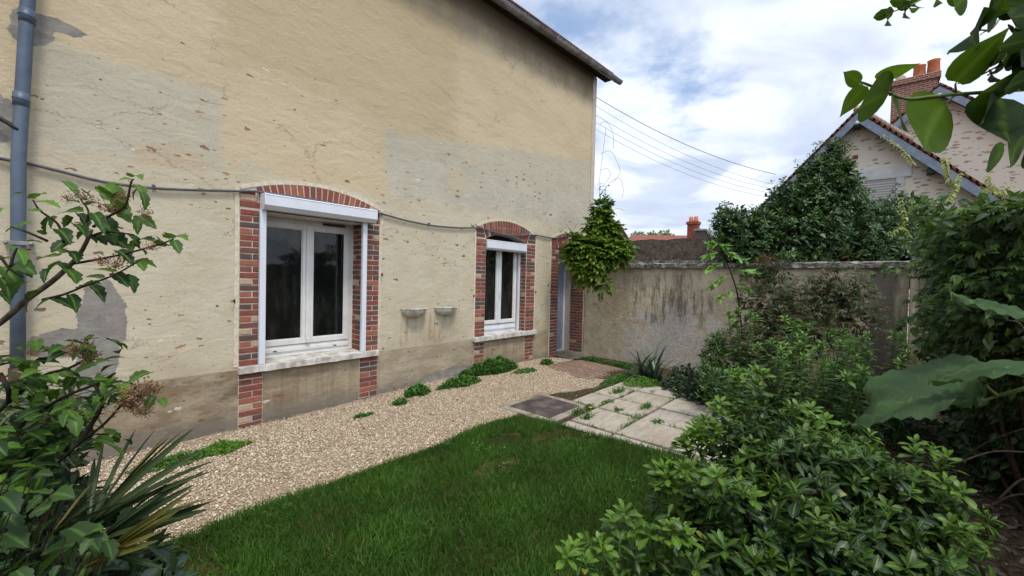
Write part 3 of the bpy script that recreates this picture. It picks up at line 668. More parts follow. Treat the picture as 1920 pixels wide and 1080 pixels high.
# bricks -----------------------------------------------------------------
def pick(k=0): return random.choices(BR, [44, 13, 17, 7, 19])[0]
def brick(b, o, u, v, n, u0, u1, v0, v1, d, mt=None):
    """one brick on plane o,u,v with outward normal n, proud by d; slightly pillowed"""
    j = lambda: random.uniform(-.0022, .0022); e = .0035; o, u, v, n = map(Vector, (o, u, v, n)); d = d+random.uniform(-.002, .0025)
    q = [(u0+j(), v0+j()), (u1+j(), v0+j()), (u1+j(), v1+j()), (u0+j(), v1+j())]; c = ((u0+u1)/2, (v0+v1)/2)
    lo = [o+u*a+v*w for a, w in q]; hi = [o+u*(a+(e if a < c[0] else -e))+v*(w+(e if w < c[1] else -e))+n*d for a, w in q]; md = [o+u*a+v*w+n*(d-.003) for a, w in q]
    b.add(lo+md+hi, [(0, 1, 5, 4), (1, 2, 6, 5), (2, 3, 7, 6), (3, 0, 4, 7), (4, 5, 9, 8), (5, 6, 10, 9), (6, 7, 11, 10), (7, 4, 8, 11), (8, 9, 10, 11)], mt or pick())
def column(b, o, u, v, n, w, v0, v1, shift=0, proud=.012, zoff=0.):
    h_ = .0672; k = 0; z = v0
    while z < v1-.02:
        t = min(z+h_-.014, v1); 
        rr = (k+shift) % 2
        if rr == 0: cuts = [0, w]
        else: cuts = [0, w*.56, w]
        if w > .27: cuts = [0, w*.45, w] if rr == 0 else [0, w*.22, w*.72, w]
        for a, c in zip(cuts[:-1], cuts[1:]): brick(b, o, u, v, n, a+.006, c-.006, z, t, proud)
        z += h_; k += 1
def mortar(b, o, u, v, n, w0, w1, v0, v1, d=.004):
    o, u, v, n = map(Vector, (o, u, v, n)); P = [o+u*w0+v*v0, o+u*w1+v*v0, o+u*w1+v*v1, o+u*w0+v*v1]
    b.add([p+n*d for p in P]+P, [(0, 1, 2, 3), (4, 0, 3, 7), (1, 5, 6, 2), (3, 2, 6, 7), (0, 4, 5, 1)], 'mortar')
XV, YV, ZV = (1, 0, 0), (0, 1, 0), (0, 0, 1); FN = (0, -1, 0)
def arch(b, q, ang, proud=.012, amin=None):
    cx, cz, Ri, Ro = q['cx'], q['cz'], q['Ri'], q['Ro']; n = round(2*ang*((Ri+Ro)/2)/.068); P3 = []
    for i in range(n):
        a0 = -ang+2*ang*i/n+.0038; a1 = -ang+2*ang*(i+1)/n-.0038
        pt = lambda a, r: Vector((cx+r*sin(a), 5.0, cz+r*cos(a)))
        if pt(a1, Ro).x > 8.44: continue
        split = (i % 2 == 1)
        for r0, r1 in (((Ri, Ri+.11), (Ri+.12, Ro)) if (split and Ro-Ri > .228) else ((Ri, Ro),)):
            P = [pt(a0, r0), pt(a1, r0), pt(a1, r1), pt(a0, r1)]; c = sum(P, Vector())/4; d = Vector((0, -1, 0))*(proud+random.uniform(-.002, .002))
            hi = [p.lerp(c, .03)+d for p in P]; b.add(P+hi, [(0, 4, 5, 1), (1, 5, 6, 2), (2, 6, 7, 3), (3, 7, 4, 0), (4, 7, 6, 5)], pick())
    m = 24; pts = [(cx+Ro*sin(-ang+2*ang*i/m), cz+Ro*cos(-ang+2*ang*i/m)) for i in range(m+1)]; pin = [(cx+Ri*sin(-ang+2*ang*i/m), cz+Ri*cos(-ang+2*ang*i/m)) for i in range(m+1)]
    vs = [(x, 4.996, z) for x, z in pin]+[(x, 4.996, z) for x, z in pts]; b.add(vs, [(i, i+1, i+m+2, i+m+1) for i in range(m)], 'mortar')
    # soffit of the arch
    vs = [(x, 4.99, z) for x, z in pin]+[(x, 5.32, z) for x, z in pin]; b.add(vs, [(i, i+m+1, i+m+2, i+1) for i in range(m)], 'mortar')
def trim_line(pts, w, mt='trim', y0=4.9975, y1=4.993):
    """flat band following pts on the wall, w wide to the left of travel"""
    b = MB(); P = [Vector((x, 0, z)) for x, z in pts]; n = len(P); out = []
    for i in range(n):
        t = (P[min(i+1, n-1)]-P[max(i-1, 0)]).normalized(); nn = Vector((-t.z, 0, t.x)); out.append(P[i]+nn*w)
    vs = [(p.x, y1, p.z) for p in P]+[(p.x, y1, p.z) for p in out]+[(p.x, 5.0, p.z) for p in P]+[(p.x, 5.0, p.z) for p in out]
    b.add(vs, [(i, i+n, i+n+1, i+1) for i in range(n-1)]+[(i+n, i+3*n, i+3*n+1, i+n+1) for i in range(n-1)]+[(i, i+1, i+2*n+1, i+2*n) for i in range(n-1)], mt); return b
def arc_out(q, x0, x1, z0, off, n=18):
    """outer outline of a brick surround: up the left, over the arch, down the right"""
    R = q['Ro']+off; a0 = math.asin(max(-1, (x0-q['cx'])/R)); a1 = math.asin(min(1, (x1-q['cx'])/R))
    return [(x0, z0), (x0, q['cz']+R*cos(a0)-.0)]+[(q['cx']+R*sin(a0+(a1-a0)*i/n), q['cz']+R*cos(a0+(a1-a0)*i/n)) for i in range(1, n)]+[(x1, q['cz']+R*cos(a1)), (x1, z0)]

def quoin(b, q, side, xo, z0, zend=2.47):
    """outer brick pier from xo to the opening edge, its top cut by the skewback of the arch"""
    xi = q['x0'] if side < 0 else q['x1']; w = abs(xi-xo); o = (min(xo, xi), 5.0, 0)
    mortar(b, o, XV, ZV, FN, 0, w, z0, 2.30)
    column(b, o, XV, ZV, FN, w, z0+.005, 2.29, shift=0 if side < 0 else 1)
    z = 2.30+.003
    while z < zend-.03:
        t = min(z+.056, zend); hx = abs(xi-q['cx']); ang = math.asin(hx/q['Ri']); lim = q['cx']+side*(math.tan(ang)*(z+.06-q['cz'])+.008)
        a, c = sorted((xo, lim)); 
        if c-a > .03: brick(b, (0, 5, 0), XV, ZV, FN, a+.003, c-.003, z, t, .012)
        z += .0672
    a, c = sorted((xo, q['cx']+side*(math.tan(math.asin(abs(xi-q['cx'])/q['Ri']))*(2.4-q['cz'])+.02)))
    mortar(b, (0, 5, 0), XV, ZV, FN, a, c, 2.30, zend-.005, .0035)

# first window --------------------------------------------------------------
q = OPEN[0]
w1 = MB()
quoin(w1, q, -1, 1.285, .60); quoin(w1, q, 1, 2.905, .60); arch(w1, q, math.asin(.6/1.85))
# reveals
mortar(w1, (2.70, 5.0, 0), YV, ZV, (-1, 0, 0), 0, .31, .60, 2.31, .003); column(w1, (2.70, 5.0, 0), YV, ZV, (-1, 0, 0), .30, .605, 2.31, 1, .010)
mortar(w1, (1.50, 5.0, 0), YV, ZV, (1, 0, 0), 0, .31, .60, 2.31, .003); column(w1, (1.50, 5.0, 0), YV, ZV, (1, 0, 0), .30, .605, 2.31, 0, .010)
w1.build('brick_surround', house, label='brick frame with shallow arch round the large near window')
for xa, xb in ((1.285, 1.518), (2.645, 2.905)): lw = MB(); mortar(lw, (xa, 5, 0), XV, ZV, FN, 0, xb-xa, -.12, .527, .0035); column(lw, (xa, 5, 0), XV, ZV, FN, xb-xa, -.075, .525, 0, .011); lw.build('brick_pier', house)
trim_line([(1.285, .60), (1.285, 2.24)], .042).build('trim_band', house)
trim_line([(1.283, 2.24), (1.283, 2.505)]+arc_out(q, 1.30, 2.90, 2.5, .004)[1:-1]+[(2.915, 2.49), (2.915, 2.28)], .043).build('trim_band', house)
trim_line([(2.905, 2.28), (2.905, .60)], .036).build('trim_band', house)
b = MB()
bm = bmesh.new(); bmesh.ops.create_cube(bm, size=1)
for v in bm.verts: v.co = Vector((2.09+v.co.x*1.62, 5.115+v.co.y*.37, .563+v.co.z*.073))
bmesh.ops.subdivide_edges(bm, edges=[e for e in bm.edges if abs(e.verts[0].co.x-e.verts[1].co.x) > 1], cuts=30)
for v in bm.verts: v.co.z += random.uniform(-.0025, .0025); v.co.y += random.uniform(-.002, .002)
bmesh.ops.bevel(bm, geom=[e for e in bm.edges if e.calc_face_angle(0) > 1], offset=.004, segments=1, affect='EDGES'); b.bm(bm, 'stone')
b.build('window_sill', house, label='weathered white stone sill of the large near window')

def frame_ring(b, x0, x1, z0, z1, w, y0, y1, mt, wb=None, wt=None):
    wb = wb or w; wt = wt or w
    b.box((x0, y0, z0), (x0+w, y1, z1), mt, .004); b.box((x1-w, y0, z0), (x1, y1, z1), mt, .004)
    b.box((x0+w, y0+.001, z0), (x1-w, y1-.001, z0+wb), mt, .004); b.box((x0+w, y0+.001, z1-wt), (x1-w, y1-.001, z1), mt, .004)
def sash(parent, x0, x1, z0, z1, w, y, side, handle=False):
    b = MB(); frame_ring(b, x0, x1, z0, z1, w, y, y+.05, 'pvc_old'); 
    b2 = MB(); frame_ring(b2, x0+w-.001, x1-w+.001, z0+w-.001, z1-w+.001, .012, y+.012, y+.04, 'pvc_old'); 
    o = b.build('sash', parent); b2.build('glazing_bead', parent)
    g = MB(); g.add([(x0+w, y+.025, z0+w), (x1-w, y+.025, z0+w), (x1-w, y+.025, z1-w), (x0+w, y+.025, z1-w)], [(0, 1, 2, 3)], 'glass'); g.build('pane', parent)
win = MB(); frame_ring(win, 1.50, 2.70, .598, 2.30, .065, 5.30, 5.36, 'pvc_old', wb=.13, wt=.10); 
win.box((1.56, 5.282, .655), (2.64, 5.302, .700), 'pvc_old', .006); win.box((1.52, 5.27, .602), (2.68, 5.30, .625), 'pvc_old', .004)
for x in (1.73, 2.45): win.box((x-.02, 5.278, .664), (x+.02, 5.284, .676), 'dark')
f1 = win.build('window', house, label='large white double casement window with dark panes and a shutter box')
sash(f1, 1.562, 2.098, .735, 2.215, .062, 5.288, -1); sash(f1, 2.102, 2.638, .735, 2.215, .062, 5.288, 1)
b = MB(); b.box((2.075, 5.272, .74), (2.125, 5.290, 2.21), 'pvc_old', .006); b.build('meeting_strip', f1)
b = MB(); b.box((2.085, 5.245, .742), (2.115, 5.275, .80), 'pvc_old', .008); b.build('handle', f1)
b = MB(); b.box((2.28, 5.255, 2.232), (2.56, 5.30, 2.252), 'dark', .003); b.build('vent', f1)
# roller shutter box: five sided extrusion, proud of the wall
def shutter_box(parent, x0, x1, ya, yb, z0, z1, cut):
    b = MB(); b.prism([(x0, yb, z0), (x0, yb, z1), (x0, ya+.012, z1), (x0, ya, z1-.012), (x0, ya, z0+cut), (x0, ya+cut, z0)][::-1], (x1-x0, 0, 0), 'pvc')
    b.prism([(x0-.006, yb, z0-.004), (x0-.006, yb, z1+.004), (x0-.006, ya-.001, z1+.004), (x0-.006, ya-.004, z0+cut), (x0-.006, ya+cut-.003, z0-.004)][::-1], (.014, 0, 0), 'pvc')
    b.prism([(x1-.008, yb, z0-.004), (x1-.008, yb, z1+.004), (x1-.008, ya-.001, z1+.004), (x1-.008, ya-.004, z0+cut), (x1-.008, ya+cut-.003, z0-.004)][::-1], (.014, 0, 0), 'pvc')
    b.box((x0+.01, ya-.002, z1-.017), (x1-.01, ya+.004, z1-.013), 'alu_track')
    return b.build('shutter_box', parent)
shutter_box(f1, 1.478, 2.775, 4.835, 4.985, 2.285, 2.452, .045)
for x0, x1 in ((1.462, 1.522), (2.640, 2.700)):
    b = MB(); b.box((x0, 4.935, .603), (x1, 4.983, 2.29), 'pvc', .004); b.box((x0+.02, 4.983, .603), (x1-.02, 4.987, 2.29), 'alu_track'); b.build('shutter_guide', f1)
b = MB(); b.box((1.50, 5.30, 2.30), (2.70, 5.33, 2.46), 'dark'); b.box((1.53, 4.99, 2.27), (2.67, 5.28, 2.275), 'pvc_old'); b.build('head_panel', f1)

# second window ----------------------------------------------------------------
q = OPEN[1]; w2 = MB(); quoin(w2, q, -1, 4.695, .60, 2.48); quoin(w2, q, 1, 6.29, .60, 2.48); arch(w2, q, math.asin(.55/1.52))
mortar(w2, (6.03, 5.0, 0), YV, ZV, (-1, 0, 0), 0, .20, .60, 2.29, .003); column(w2, (6.03, 5.0, 0), YV, ZV, (-1, 0, 0), .19, .605, 2.29, 1, .010)
mortar(w2, (4.93, 5.0, 0), YV, ZV, (1, 0, 0), 0, .20, .60, 2.29, .003)
w2.build('brick_surround', house, label='brick frame with curved arch round the small far window')
for xa, xb in ((4.695, 4.925), (6.03, 6.285)): lw = MB(); mortar(lw, (xa, 5, 0), XV, ZV, FN, 0, xb-xa, -.1, .527, .0035); column(lw, (xa, 5, 0), XV, ZV, FN, xb-xa, -.03, .525, 0, .011); lw.build('brick_pier', house)
trim_line([(4.695, .60), (4.695, 2.27)], .036).build('trim_band', house)
trim_line([(4.69, 2.27), (4.69, 2.50)]+arc_out(q, 4.70, 6.28, 2.5, .004)[1:-1]+[(6.295, 2.48), (6.295, 2.25)], .040).build('trim_band', house)
trim_line([(6.29, 2.25), (6.29, .60)], .034).build('trim_band', house)
b = MB(); bm = bmesh.new(); bmesh.ops.create_cube(bm, size=1)
for v in bm.verts: v.co = Vector((5.50+v.co.x*1.68, 5.10+v.co.y*.34, .563+v.co.z*.073))
bmesh.ops.subdivide_edges(bm, edges=[e for e in bm.edges if abs(e.verts[0].co.x-e.verts[1].co.x) > 1], cuts=30)
for v in bm.verts: v.co.z += random.uniform(-.003, .003); v.co.y += random.uniform(-.002, .002)
b.bm(bm, 'stone'); b.build('window_sill', house, label='weathered white stone sill of the small far window')
win = MB(); frame_ring(win, 4.945, 6.015, .598, 2.27, .055, 5.20, 5.26, 'pvc', wb=.15, wt=.09); win.box((5.0, 5.182, .66), (5.96, 5.202, .70), 'pvc', .005)
f2 = win.build('window', house, label='narrow white casement window with a shutter box inside the brick arch')
sash(f2, 5.0, 5.475, .765, 2.19, .06, 5.188, -1); sash(f2, 5.485, 5.96, .765, 2.19, .06, 5.188, 1)
b = MB(); b.box((5.455, 5.172, .77), (5.505, 5.19, 2.18), 'pvc', .005); b.build('meeting_strip', f2)
b = MB(); b.box((5.465, 5.15, 1.25), (5.49, 5.175, 1.38), 'pvc', .006); b.build('handle', f2)
shutter_box(f2, 4.95, 6.01, 5.0-.02, 5.14, 2.105, 2.275, .03)
for x0, x1 in ((4.945, 4.99), (5.975, 6.02)):
    b = MB(); b.box((x0, 5.135, .603), (x1, 5.175, 2.11), 'pvc', .004); b.build('shutter_guide', f2)
b = MB(); b.add([(4.93, 5.25, 2.2), (6.03, 5.25, 2.2), (6.03, 5.25, 2.5), (4.93, 5.25, 2.5)], [(0, 1, 2, 3)], 'dark'); b.build('head_panel', f2)

# doorway -----------------------------------------------------------------------
q = OPEN[2]; w3 = MB(); quoin(w3, q, -1, 6.835, -.05, 2.48); arch(w3, q, math.asin(.535/1.52))
mortar(w3, (8.17, 5.0, 0), YV, ZV, (-1, 0, 0), 0, .37, -.16, 2.3, .003); column(w3, (8.17, 5.02, 0), YV, ZV, (-1, 0, 0), .35, -.13, 2.3, 0, .012)
w3.build('brick_surround', house, label='brick frame with arch round the grey door')
trim_line([(6.835, .0), (6.835, 2.27)], .034).build('trim_band', house)
trim_line([(6.83, 2.27), (6.83, 2.49)]+arc_out(q, 6.84, 8.2, 2.5, .004)[1:-1], .042).build('trim_band', house)
b = MB(); b.box((8.165, 5.37, -.2), (8.19, 5.62, 2.5), 'corner'); b.box((7.08, 5.56, 2.10), (8.19, 5.60, 2.45), 'corner'); b.box((7.06, 5.0, -.2), (7.102, 5.62, 2.29), 'corner'); b.build('plaster_reveal', house)
b = MB(); m = 12; pin = arc_pts(q['cx'], q['cz'], q['Ri']-.002, .534, m); b.add([(x, 4.99, z) for x, z in pin]+[(x, 5.58, z) for x, z in pin], [(i, i+m+1, i+m+2, i+1) for i in range(m)], 'corner'); b.build('arch_soffit', house)
b = MB(); b.box((7.0, 4.72, -.3), (8.165, 5.62, -.085), 'concrete', .01); b.build('doorstep', house)
b = MB()
frame_ring(b, 7.10, 8.165, -.085, 2.10, .055, 5.53, 5.58, 'pvc', wb=.03); dr = b.build('door', house, label='grey blue door in a white frame set deep under the arch')
b = MB(); b.box((7.156, 5.545, -.05), (8.108, 5.58, 2.04), 'door')
for k in range(9): b.box((7.175+k*.104, 5.537, -.03), (7.175+k*.104+.09, 5.546, 2.02), 'door', .004)
b.build('door_leaf', dr)
b = MB(); b.tube([(7.25, 5.54, 1.0), (7.25, 5.49, 1.0), (7.36, 5.49, 1.0)], .009, 'zinc', 8); b.build('handle', dr)
# small iron shutter stays at the sides of the trim
for x, z in ((1.235, 1.30), (2.945, 1.62), (4.655, 1.30), (6.82, 1.35), (6.33, 1.35)):
    b = MB(); b.tube([(x-.03, 4.95, z), (x-.005, 4.955, z+.008), (x+.01, 5.0, z)], .006, 'rust', 6); b.box((x+.004, 4.985, z-.018), (x+.016, 5.0, z+.018), 'rust'); b.build('shutter_stay', house)

# downpipe ------------------------------------------------------------------
dp = thing('downpipe', (-.19, 4.9, 0), 'blue grey rain downpipe running up the wall at the left edge', 'downpipe')
b = MB(); b.tube([(-.195, 4.9, .80), (-.190, 4.9, 1.6), (-.187, 4.9, 2.42), (-.160, 4.9, 3.1), (-.138, 4.9, 3.65), (-.10, 4.9, 4.6), (-.06, 4.86, 5.6)], .041, 'pipe', 20); b.build('pipe', dp)
for x, z in ((-.142, 3.52), (-.172, 2.88)):
    b = MB(); b.tube([(x-.001, 4.9, z-.05), (x, 4.9, z+.05)], .0455, 'pipe', 20); b.tube([(x-.001, 4.9, z-.004), (x, 4.9, z+.004)], .049, 'pipe', 20); b.build('pipe_collar', dp)
b = MB(); b.tube([(-.197, 4.9, -.1), (-.196, 4.9, .83)], .047, 'rust', 20); b.build('iron_shoe', dp)
b = MB(); b.box((-.255, 4.853, 1.77), (-.12, 4.862, 1.80), 'zinc', .003); b.tube([(-.25, 4.845, 1.785), (-.25, 5.0, 1.785)], .012, 'zinc', 10); b.tube([(-.125, 4.845, 1.785), (-.125, 5.0, 1.785)], .012, 'zinc', 10); b.build('pipe_bracket', dp)
b = MB(); b.tube(catmull([(-0.373,4.93,2.75), (-0.276,4.93,2.714), (-0.187,4.86,2.64)], 4), [.016]*8+[.008], 'black', 8)
b.build('iron_hook', label='black iron hook sticking out of the wall beside the downpipe', cat='hook')
# wall cable
pts = [(-1.5, 4.97, 2.47), (-0.279,4.97,2.422), (-0.011,4.97,2.396), (0.262,4.97,2.354), (0.57,4.97,2.356), (0.881,4.97,2.392), (1.234,4.97,2.444), (1.478,4.965,2.475), (2.1, 4.965, 2.478), (2.89,4.97,2.438), (3.29,4.97,2.395), (3.776,4.97,2.375), (4.281,4.97,2.398), (4.641,4.97,2.438), (4.839,4.97,2.441), (5.158,4.96,2.4), (5.554,4.96,2.396), (6.257,4.97,2.468), (6.77,4.97,2.463), (7.078,4.96,2.502), (7.437,4.96,2.593)]
b = MB(); cb = thing('wall_cable', (2, 4.97, 2.4), 'thick grey cable drooping across the house wall over the windows', 'cable'); b.tube(catmull(pts, 5), .0125, 'cable', 8); b.build('cable_run', cb)
b = MB(); b.box((7.42, 4.94, 2.50), (7.52, 5.0, 2.66), 'pvc', .008); b.build('junction_box', cb)
for x, z in ((1.29, 2.452), (2.92, 2.44), (4.7, 2.44), (6.28, 2.475), (.6, 2.375), (3.7, 2.395)): b = MB(); b.tube([(x-.012, 4.972, z), (x+.012, 4.972, z)], .017, 'cable', 8); b.build('cable_clip', cb)
# planters
def planter(x, label):
    t = thing('wall_planter', (x, 5, 1.0), label, 'planter', 'half bowl planters on the house wall')
    b = MB(); n = 20; k = 9; rx, ry, rz = .205, .17, .125; vs = []; zt = 1.135
    for s_ in (1., .93):
        for i in range(k+1):
            ph = pi/2*i/k
            for j in range(n+1):
                a = pi*j/n; vs.append((x-rx*s_*cos(a)*cos(ph)**.75, 5.0-ry*s_*sin(a)*cos(ph)**.75, zt-rz*s_*sin(ph)+(0 if s_ == 1 else .0)))
    o_ = (k+1)*(n+1); fs = []
    for q_ in (0, o_):
        for i in range(k):
            for j in range(n): f = (q_+i*(n+1)+j, q_+i*(n+1)+j+1, q_+(i+1)*(n+1)+j+1, q_+(i+1)*(n+1)+j); fs.append(f if q_ else f[::-1])
    fs += [(j, j+1, o_+j+1, o_+j) for j in range(n)]; b.add(vs, fs, 'planter', True)
    b.tube([(x-rx*cos(pi*j/n)*1.02, 5.0-ry*sin(pi*j/n)*1.02, zt) for j in range(n+1)], .009, 'planter', 8); b.build('bowl', t)
    b = MB(); b.add([(x-rx*.9*cos(pi*j/n), 5.0-ry*.9*sin(pi*j/n), zt-.03) for j in range(n+1)], [tuple(range(n+1))], 'soil'); b.build('potting_soil', t)
planter(3.47, 'white half bowl planter fixed to the wall, the one nearer the large window')
planter(4.06, 'white half bowl planter fixed to the wall, the one nearer the narrow window')

# ================================================================ GARDEN WALL
gw = thing('garden_wall', (8.17, 2.3, -.15), 'weathered plaster garden wall with flaking lime and lichened coping', 'wall')
b = MB(); bm = bmesh.new(); ny, nz = 110, 44
vs = [[bm.verts.new((8.17+.010*sin(y_*3.1+z_*2)*cos(z_*4.3)+random.uniform(-.003, .003), y_, z_)) for z_ in np.linspace(-.4, 1.9, nz)] for y_ in np.linspace(-.40, 4.985, ny)]
for i in range(ny-1):
    for j in range(nz-1): bm.faces.new((vs[i][j], vs[i][j+1], vs[i+1][j+1], vs[i+1][j]))
b.bm(bm, 'gwall', True); b.add([(8.5, -.4, -.4), (8.5, 4.985, -.4), (8.5, 4.985, 1.9), (8.5, -.4, 1.9), (8.17, -.4, -.4), (8.17, -.4, 1.9)], [(0, 1, 2, 3), (0, 3, 5, 4)], 'gwall'); b.build('plaster_wall', gw)
b = MB(); y = -.42
while y < 4.55:
    l = random.uniform(.42, .62); y2 = min(y+l, 4.985)
    bm = bmesh.new(); bmesh.ops.create_cube(bm, size=1); j = random.uniform(-.006, .006)
    for v in bm.verts: v.co = Vector((8.33+v.co.x*.46, (y+y2)/2+v.co.y*(y2-y-.004), 1.948+j+v.co.z*.105))
    bmesh.ops.subdivide_edges(bm, edges=bm.edges[:], cuts=5, use_grid_fill=True)
    for v in bm.verts:
        v.co += Vector((random.uniform(-.006, .006), 0, random.uniform(-.006, .006)))
        if v.co.z > 1.95: v.co.z -= abs(v.co.x-8.33)*.12
    b.bm(bm, 'coping'); y = y2
b.build('coping', gw)
pl = thing('gate_pillar', (8.1, -.52, 0), 'narrow pale plaster pillar at the right end of the garden wall', 'pillar')
b = MB(); b.tube([(8.08, -.46, -.3), (8.08, -.46, 1.90)], .055, 'gwall', 14); b.box((8.0, -.70, -.3), (8.25, -.50, 1.88), 'gwall', .02); b.build('shaft', pl)
b = MB(); bm = bmesh.new(); bmesh.ops.create_cube(bm, size=1)
for v in bm.verts: v.co = Vector((7.98+v.co.x*.55, -.58+v.co.y*.36, 1.955+v.co.z*.09+(.03 if v.co.x < 0 else 0)))
b.bm(bm, 'coping'); b.build('cap', pl)
uw = thing('upper_wall', (8.7, 4, 2), 'rough dark rendered wall rising behind the garden wall coping', 'wall')
b = MB(); bm = bmesh.new(); N_ = 60
lo = [(2.17+(6.6-2.17)*i/N_) for i in range(N_+1)]
top = [2.49+.024*(y_-2.2)+.012*sin(y_*9)+random.uniform(-.008, .008) for y_ in lo]
for xx, fl in ((8.62, 1), (8.95, -1)):
    v0 = [bm.verts.new((xx, y_, 0)) for y_ in lo]; v1 = [bm.verts.new((xx, y_, t_)) for y_, t_ in zip(lo, top)]
    for i in range(N_): bm.faces.new((v0[i], v1[i], v1[i+1], v0[i+1])[::fl])
    if fl == 1: a0, a1 = v0, v1
for i in range(N_): bm.faces.new((a1[i], v1[i], v1[i+1], a1[i+1]))
bm.faces.new((a0[0], v0[0], v1[0], a1[0])); b.bm(bm, 'upper'); b.build('rendered_face', uw)
b = MB(); y = 2.2
while y < 4.4:
    s_ = random.uniform(.04, .09); b.box((8.50, y, 1.98), (8.62, y+s_*1.6, 2.03+random.uniform(0, .05)), 'coping', .012); y += s_*1.7
b.build('loose_stones', uw)
b = MB(); b.box((8.55, 2.08, 2.3), (8.95, 2.27, 2.52), 'dark', .02); b.build('end_post', uw, label='dark end post')
# side wall under the creeper
sw = thing('side_wall', (5, -1, 0), 'old brick and stone side wall almost hidden by creeper', 'wall')
b = MB(); b.prism([(8.0, -.62, -.3), (1.2, -1.55, -.3), (1.2, -1.55, 1.85), (8.0, -.62, 1.85)], (.04, -.3, 0), 'gwall'); b.build('plaster_wall', sw)

# ================================================================ NEIGHBOUR HOUSES
def gable_house(name, x, y0, z0, sl, sr, wl, wr, depth, skew, label, zb=-.2, over=.35, ridge=True):
    """gable facing -x; apex y0,z0; slopes sl (towards +y) and sr; skew = sideways run of the roof per metre of depth"""
    t = thing(name, (x, y0, zb), label, 'house'); dv = Vector((depth, skew*depth, 0))
    b = MB(); za, zr = z0-sl*wl, z0-sr*wr; xi = x+over
    drop = .16
    b.prism([(xi, y0, z0-drop), (xi, y0+wl-.25, za+.25*sl-drop), (xi, y0+wl-.25, zb), (xi, y0-wr+.25, zb), (xi, y0-wr+.25, zr+.25*sr-drop)], dv, 'rubble'); b.build('wall', t)
    b = MB(); up = .13
    b.prism([(x, y0, z0+up*.9), (x, y0, z0), (x, y0+wl, za), (x, y0+wl, za+up)], dv, 'tile'); b.prism([(x, y0, z0+up*.9), (x, y0-wr, zr+up), (x, y0-wr, zr), (x, y0, z0)], dv, 'tile')
    # tile ends along the verge
    for sgn, w, s in ((1, wl, sl), (-1, wr, sr)):
        k = int(w*sqrt(1+s*s)/.16)
        for i in range(k):
            a = (i+.5)/k; yy = y0+sgn*w*a; zz = z0-s*w*a; b.prism([(x-.03, yy-.07*sgn, zz+.07*s+.06), (x-.03, yy+.09*sgn, zz-.09*s+.06), (x-.03, yy+.09*sgn, zz-.09*s+.13), (x-.03, yy-.07*sgn, zz+.07*s+.115)], (.3, 0, 0), 'tile')
    rf = b.build('roof', t)
    if ridge:
        b = MB(); n = int(depth/.33)
        for i in range(n):
            p = Vector((x, y0, z0+.10))+dv*(i/n); q2 = Vector((x, y0, z0+.11))+dv*((i+.95)/n); b.tube([p, q2], [.11, .09], 'ridge', 8)
        b.build('ridge_tiles', rf)
    b = MB(); hb = .26
    for sgn, w, s in ((1, wl, sl), (-1, wr, sr)):
        b.prism([(x-.02, y0, z0-.0), (x-.02, y0+sgn*w, z0-s*w), (x-.02, y0+sgn*w, z0-s*w-hb), (x-.02, y0, z0-hb)], (.05, 0, 0), 'fascia')
    b.build('bargeboard', rf)
    for yy, zz in ((y0, z0-hb-.02), (y0-wr*.55, z0-sr*wr*.55-hb), (y0+wl*.55, z0-sl*wl*.55-hb)): b = MB(); b.box((x+.03, yy-.07, zz-.10), (x+.8, yy+.07, zz+.06), 'fascia_d', .01); b.build('purlin_end', rf)
    b = MB(); b.tube([(x-.03, y0, z0-hb-.02), (x+.02, y0, z0-hb-.02)], .05, 'lintel', 12); b.build('gable_knob', rf)
    return t
n1 = gable_house('neighbour_house', 15, .46, 6.50, 1.09, 1.02, 3.4, 2.75, 4.2, -.30, 'near rubble stone gable with blue grey bargeboards rising behind the laurel')
b = MB(); b.box((15.30, -.70, 4.62), (15.36, .55, 4.94), 'lintel', .01); b.box((15.30, -.56, 3.4), (15.36, -.40, 4.62), 'lintel', .01); b.box((15.30, .25, 3.4), (15.36, .41, 4.62), 'lintel', .01); wf = b.build('window_surround', n1)
b = MB(); b.add([(15.33, -.41, 3.4), (15.33, .26, 3.4), (15.33, .26, 4.63), (15.33, -.41, 4.63)], [(0, 1, 2, 3)], 'shut'); b.build('roller_blind', wf)
for y_ in (.42, .62): b = MB(); b.box((15.325, y_, 5.28+y_*.05), (15.345, y_+.12, 5.40), 'brick_red'); b.build('vent_brick', n1)
n2 = gable_house('neighbour_house', 19, -1.43, 8.15, .90, .93, 3.6, 5.2, 6, 0, 'far rubble stone gable with a brick chimney and two orange pots behind the branch', ridge=False)
ch = MB(); ch.box((19.5, -1.42, 6.2), (20.3, -.30, 8.62), 'cbrick'); ch.box((19.45, -1.49, 8.62), (20.35, -.23, 8.84), 'cbrick', .03); cho = ch.build('chimney', n2)
for yy, h_ in ((-.98, .42), (-1.32, .50)): b = MB(); b.lathe((19.75, yy, 8.82), [(.17, 0), (.15, h_*.9), (.17, h_), (.12, h_), (.12, h_-.1)], 'pot', 18); b.build('chimney_pot', cho)
b = MB(); b.lathe((19.75, -.52, 8.82), [(.16, 0), (.14, .16), (.1, .22), (0, .22)], 'ridge', 14); b.build('chimney_pot', cho, label='pale mortar capped pot')
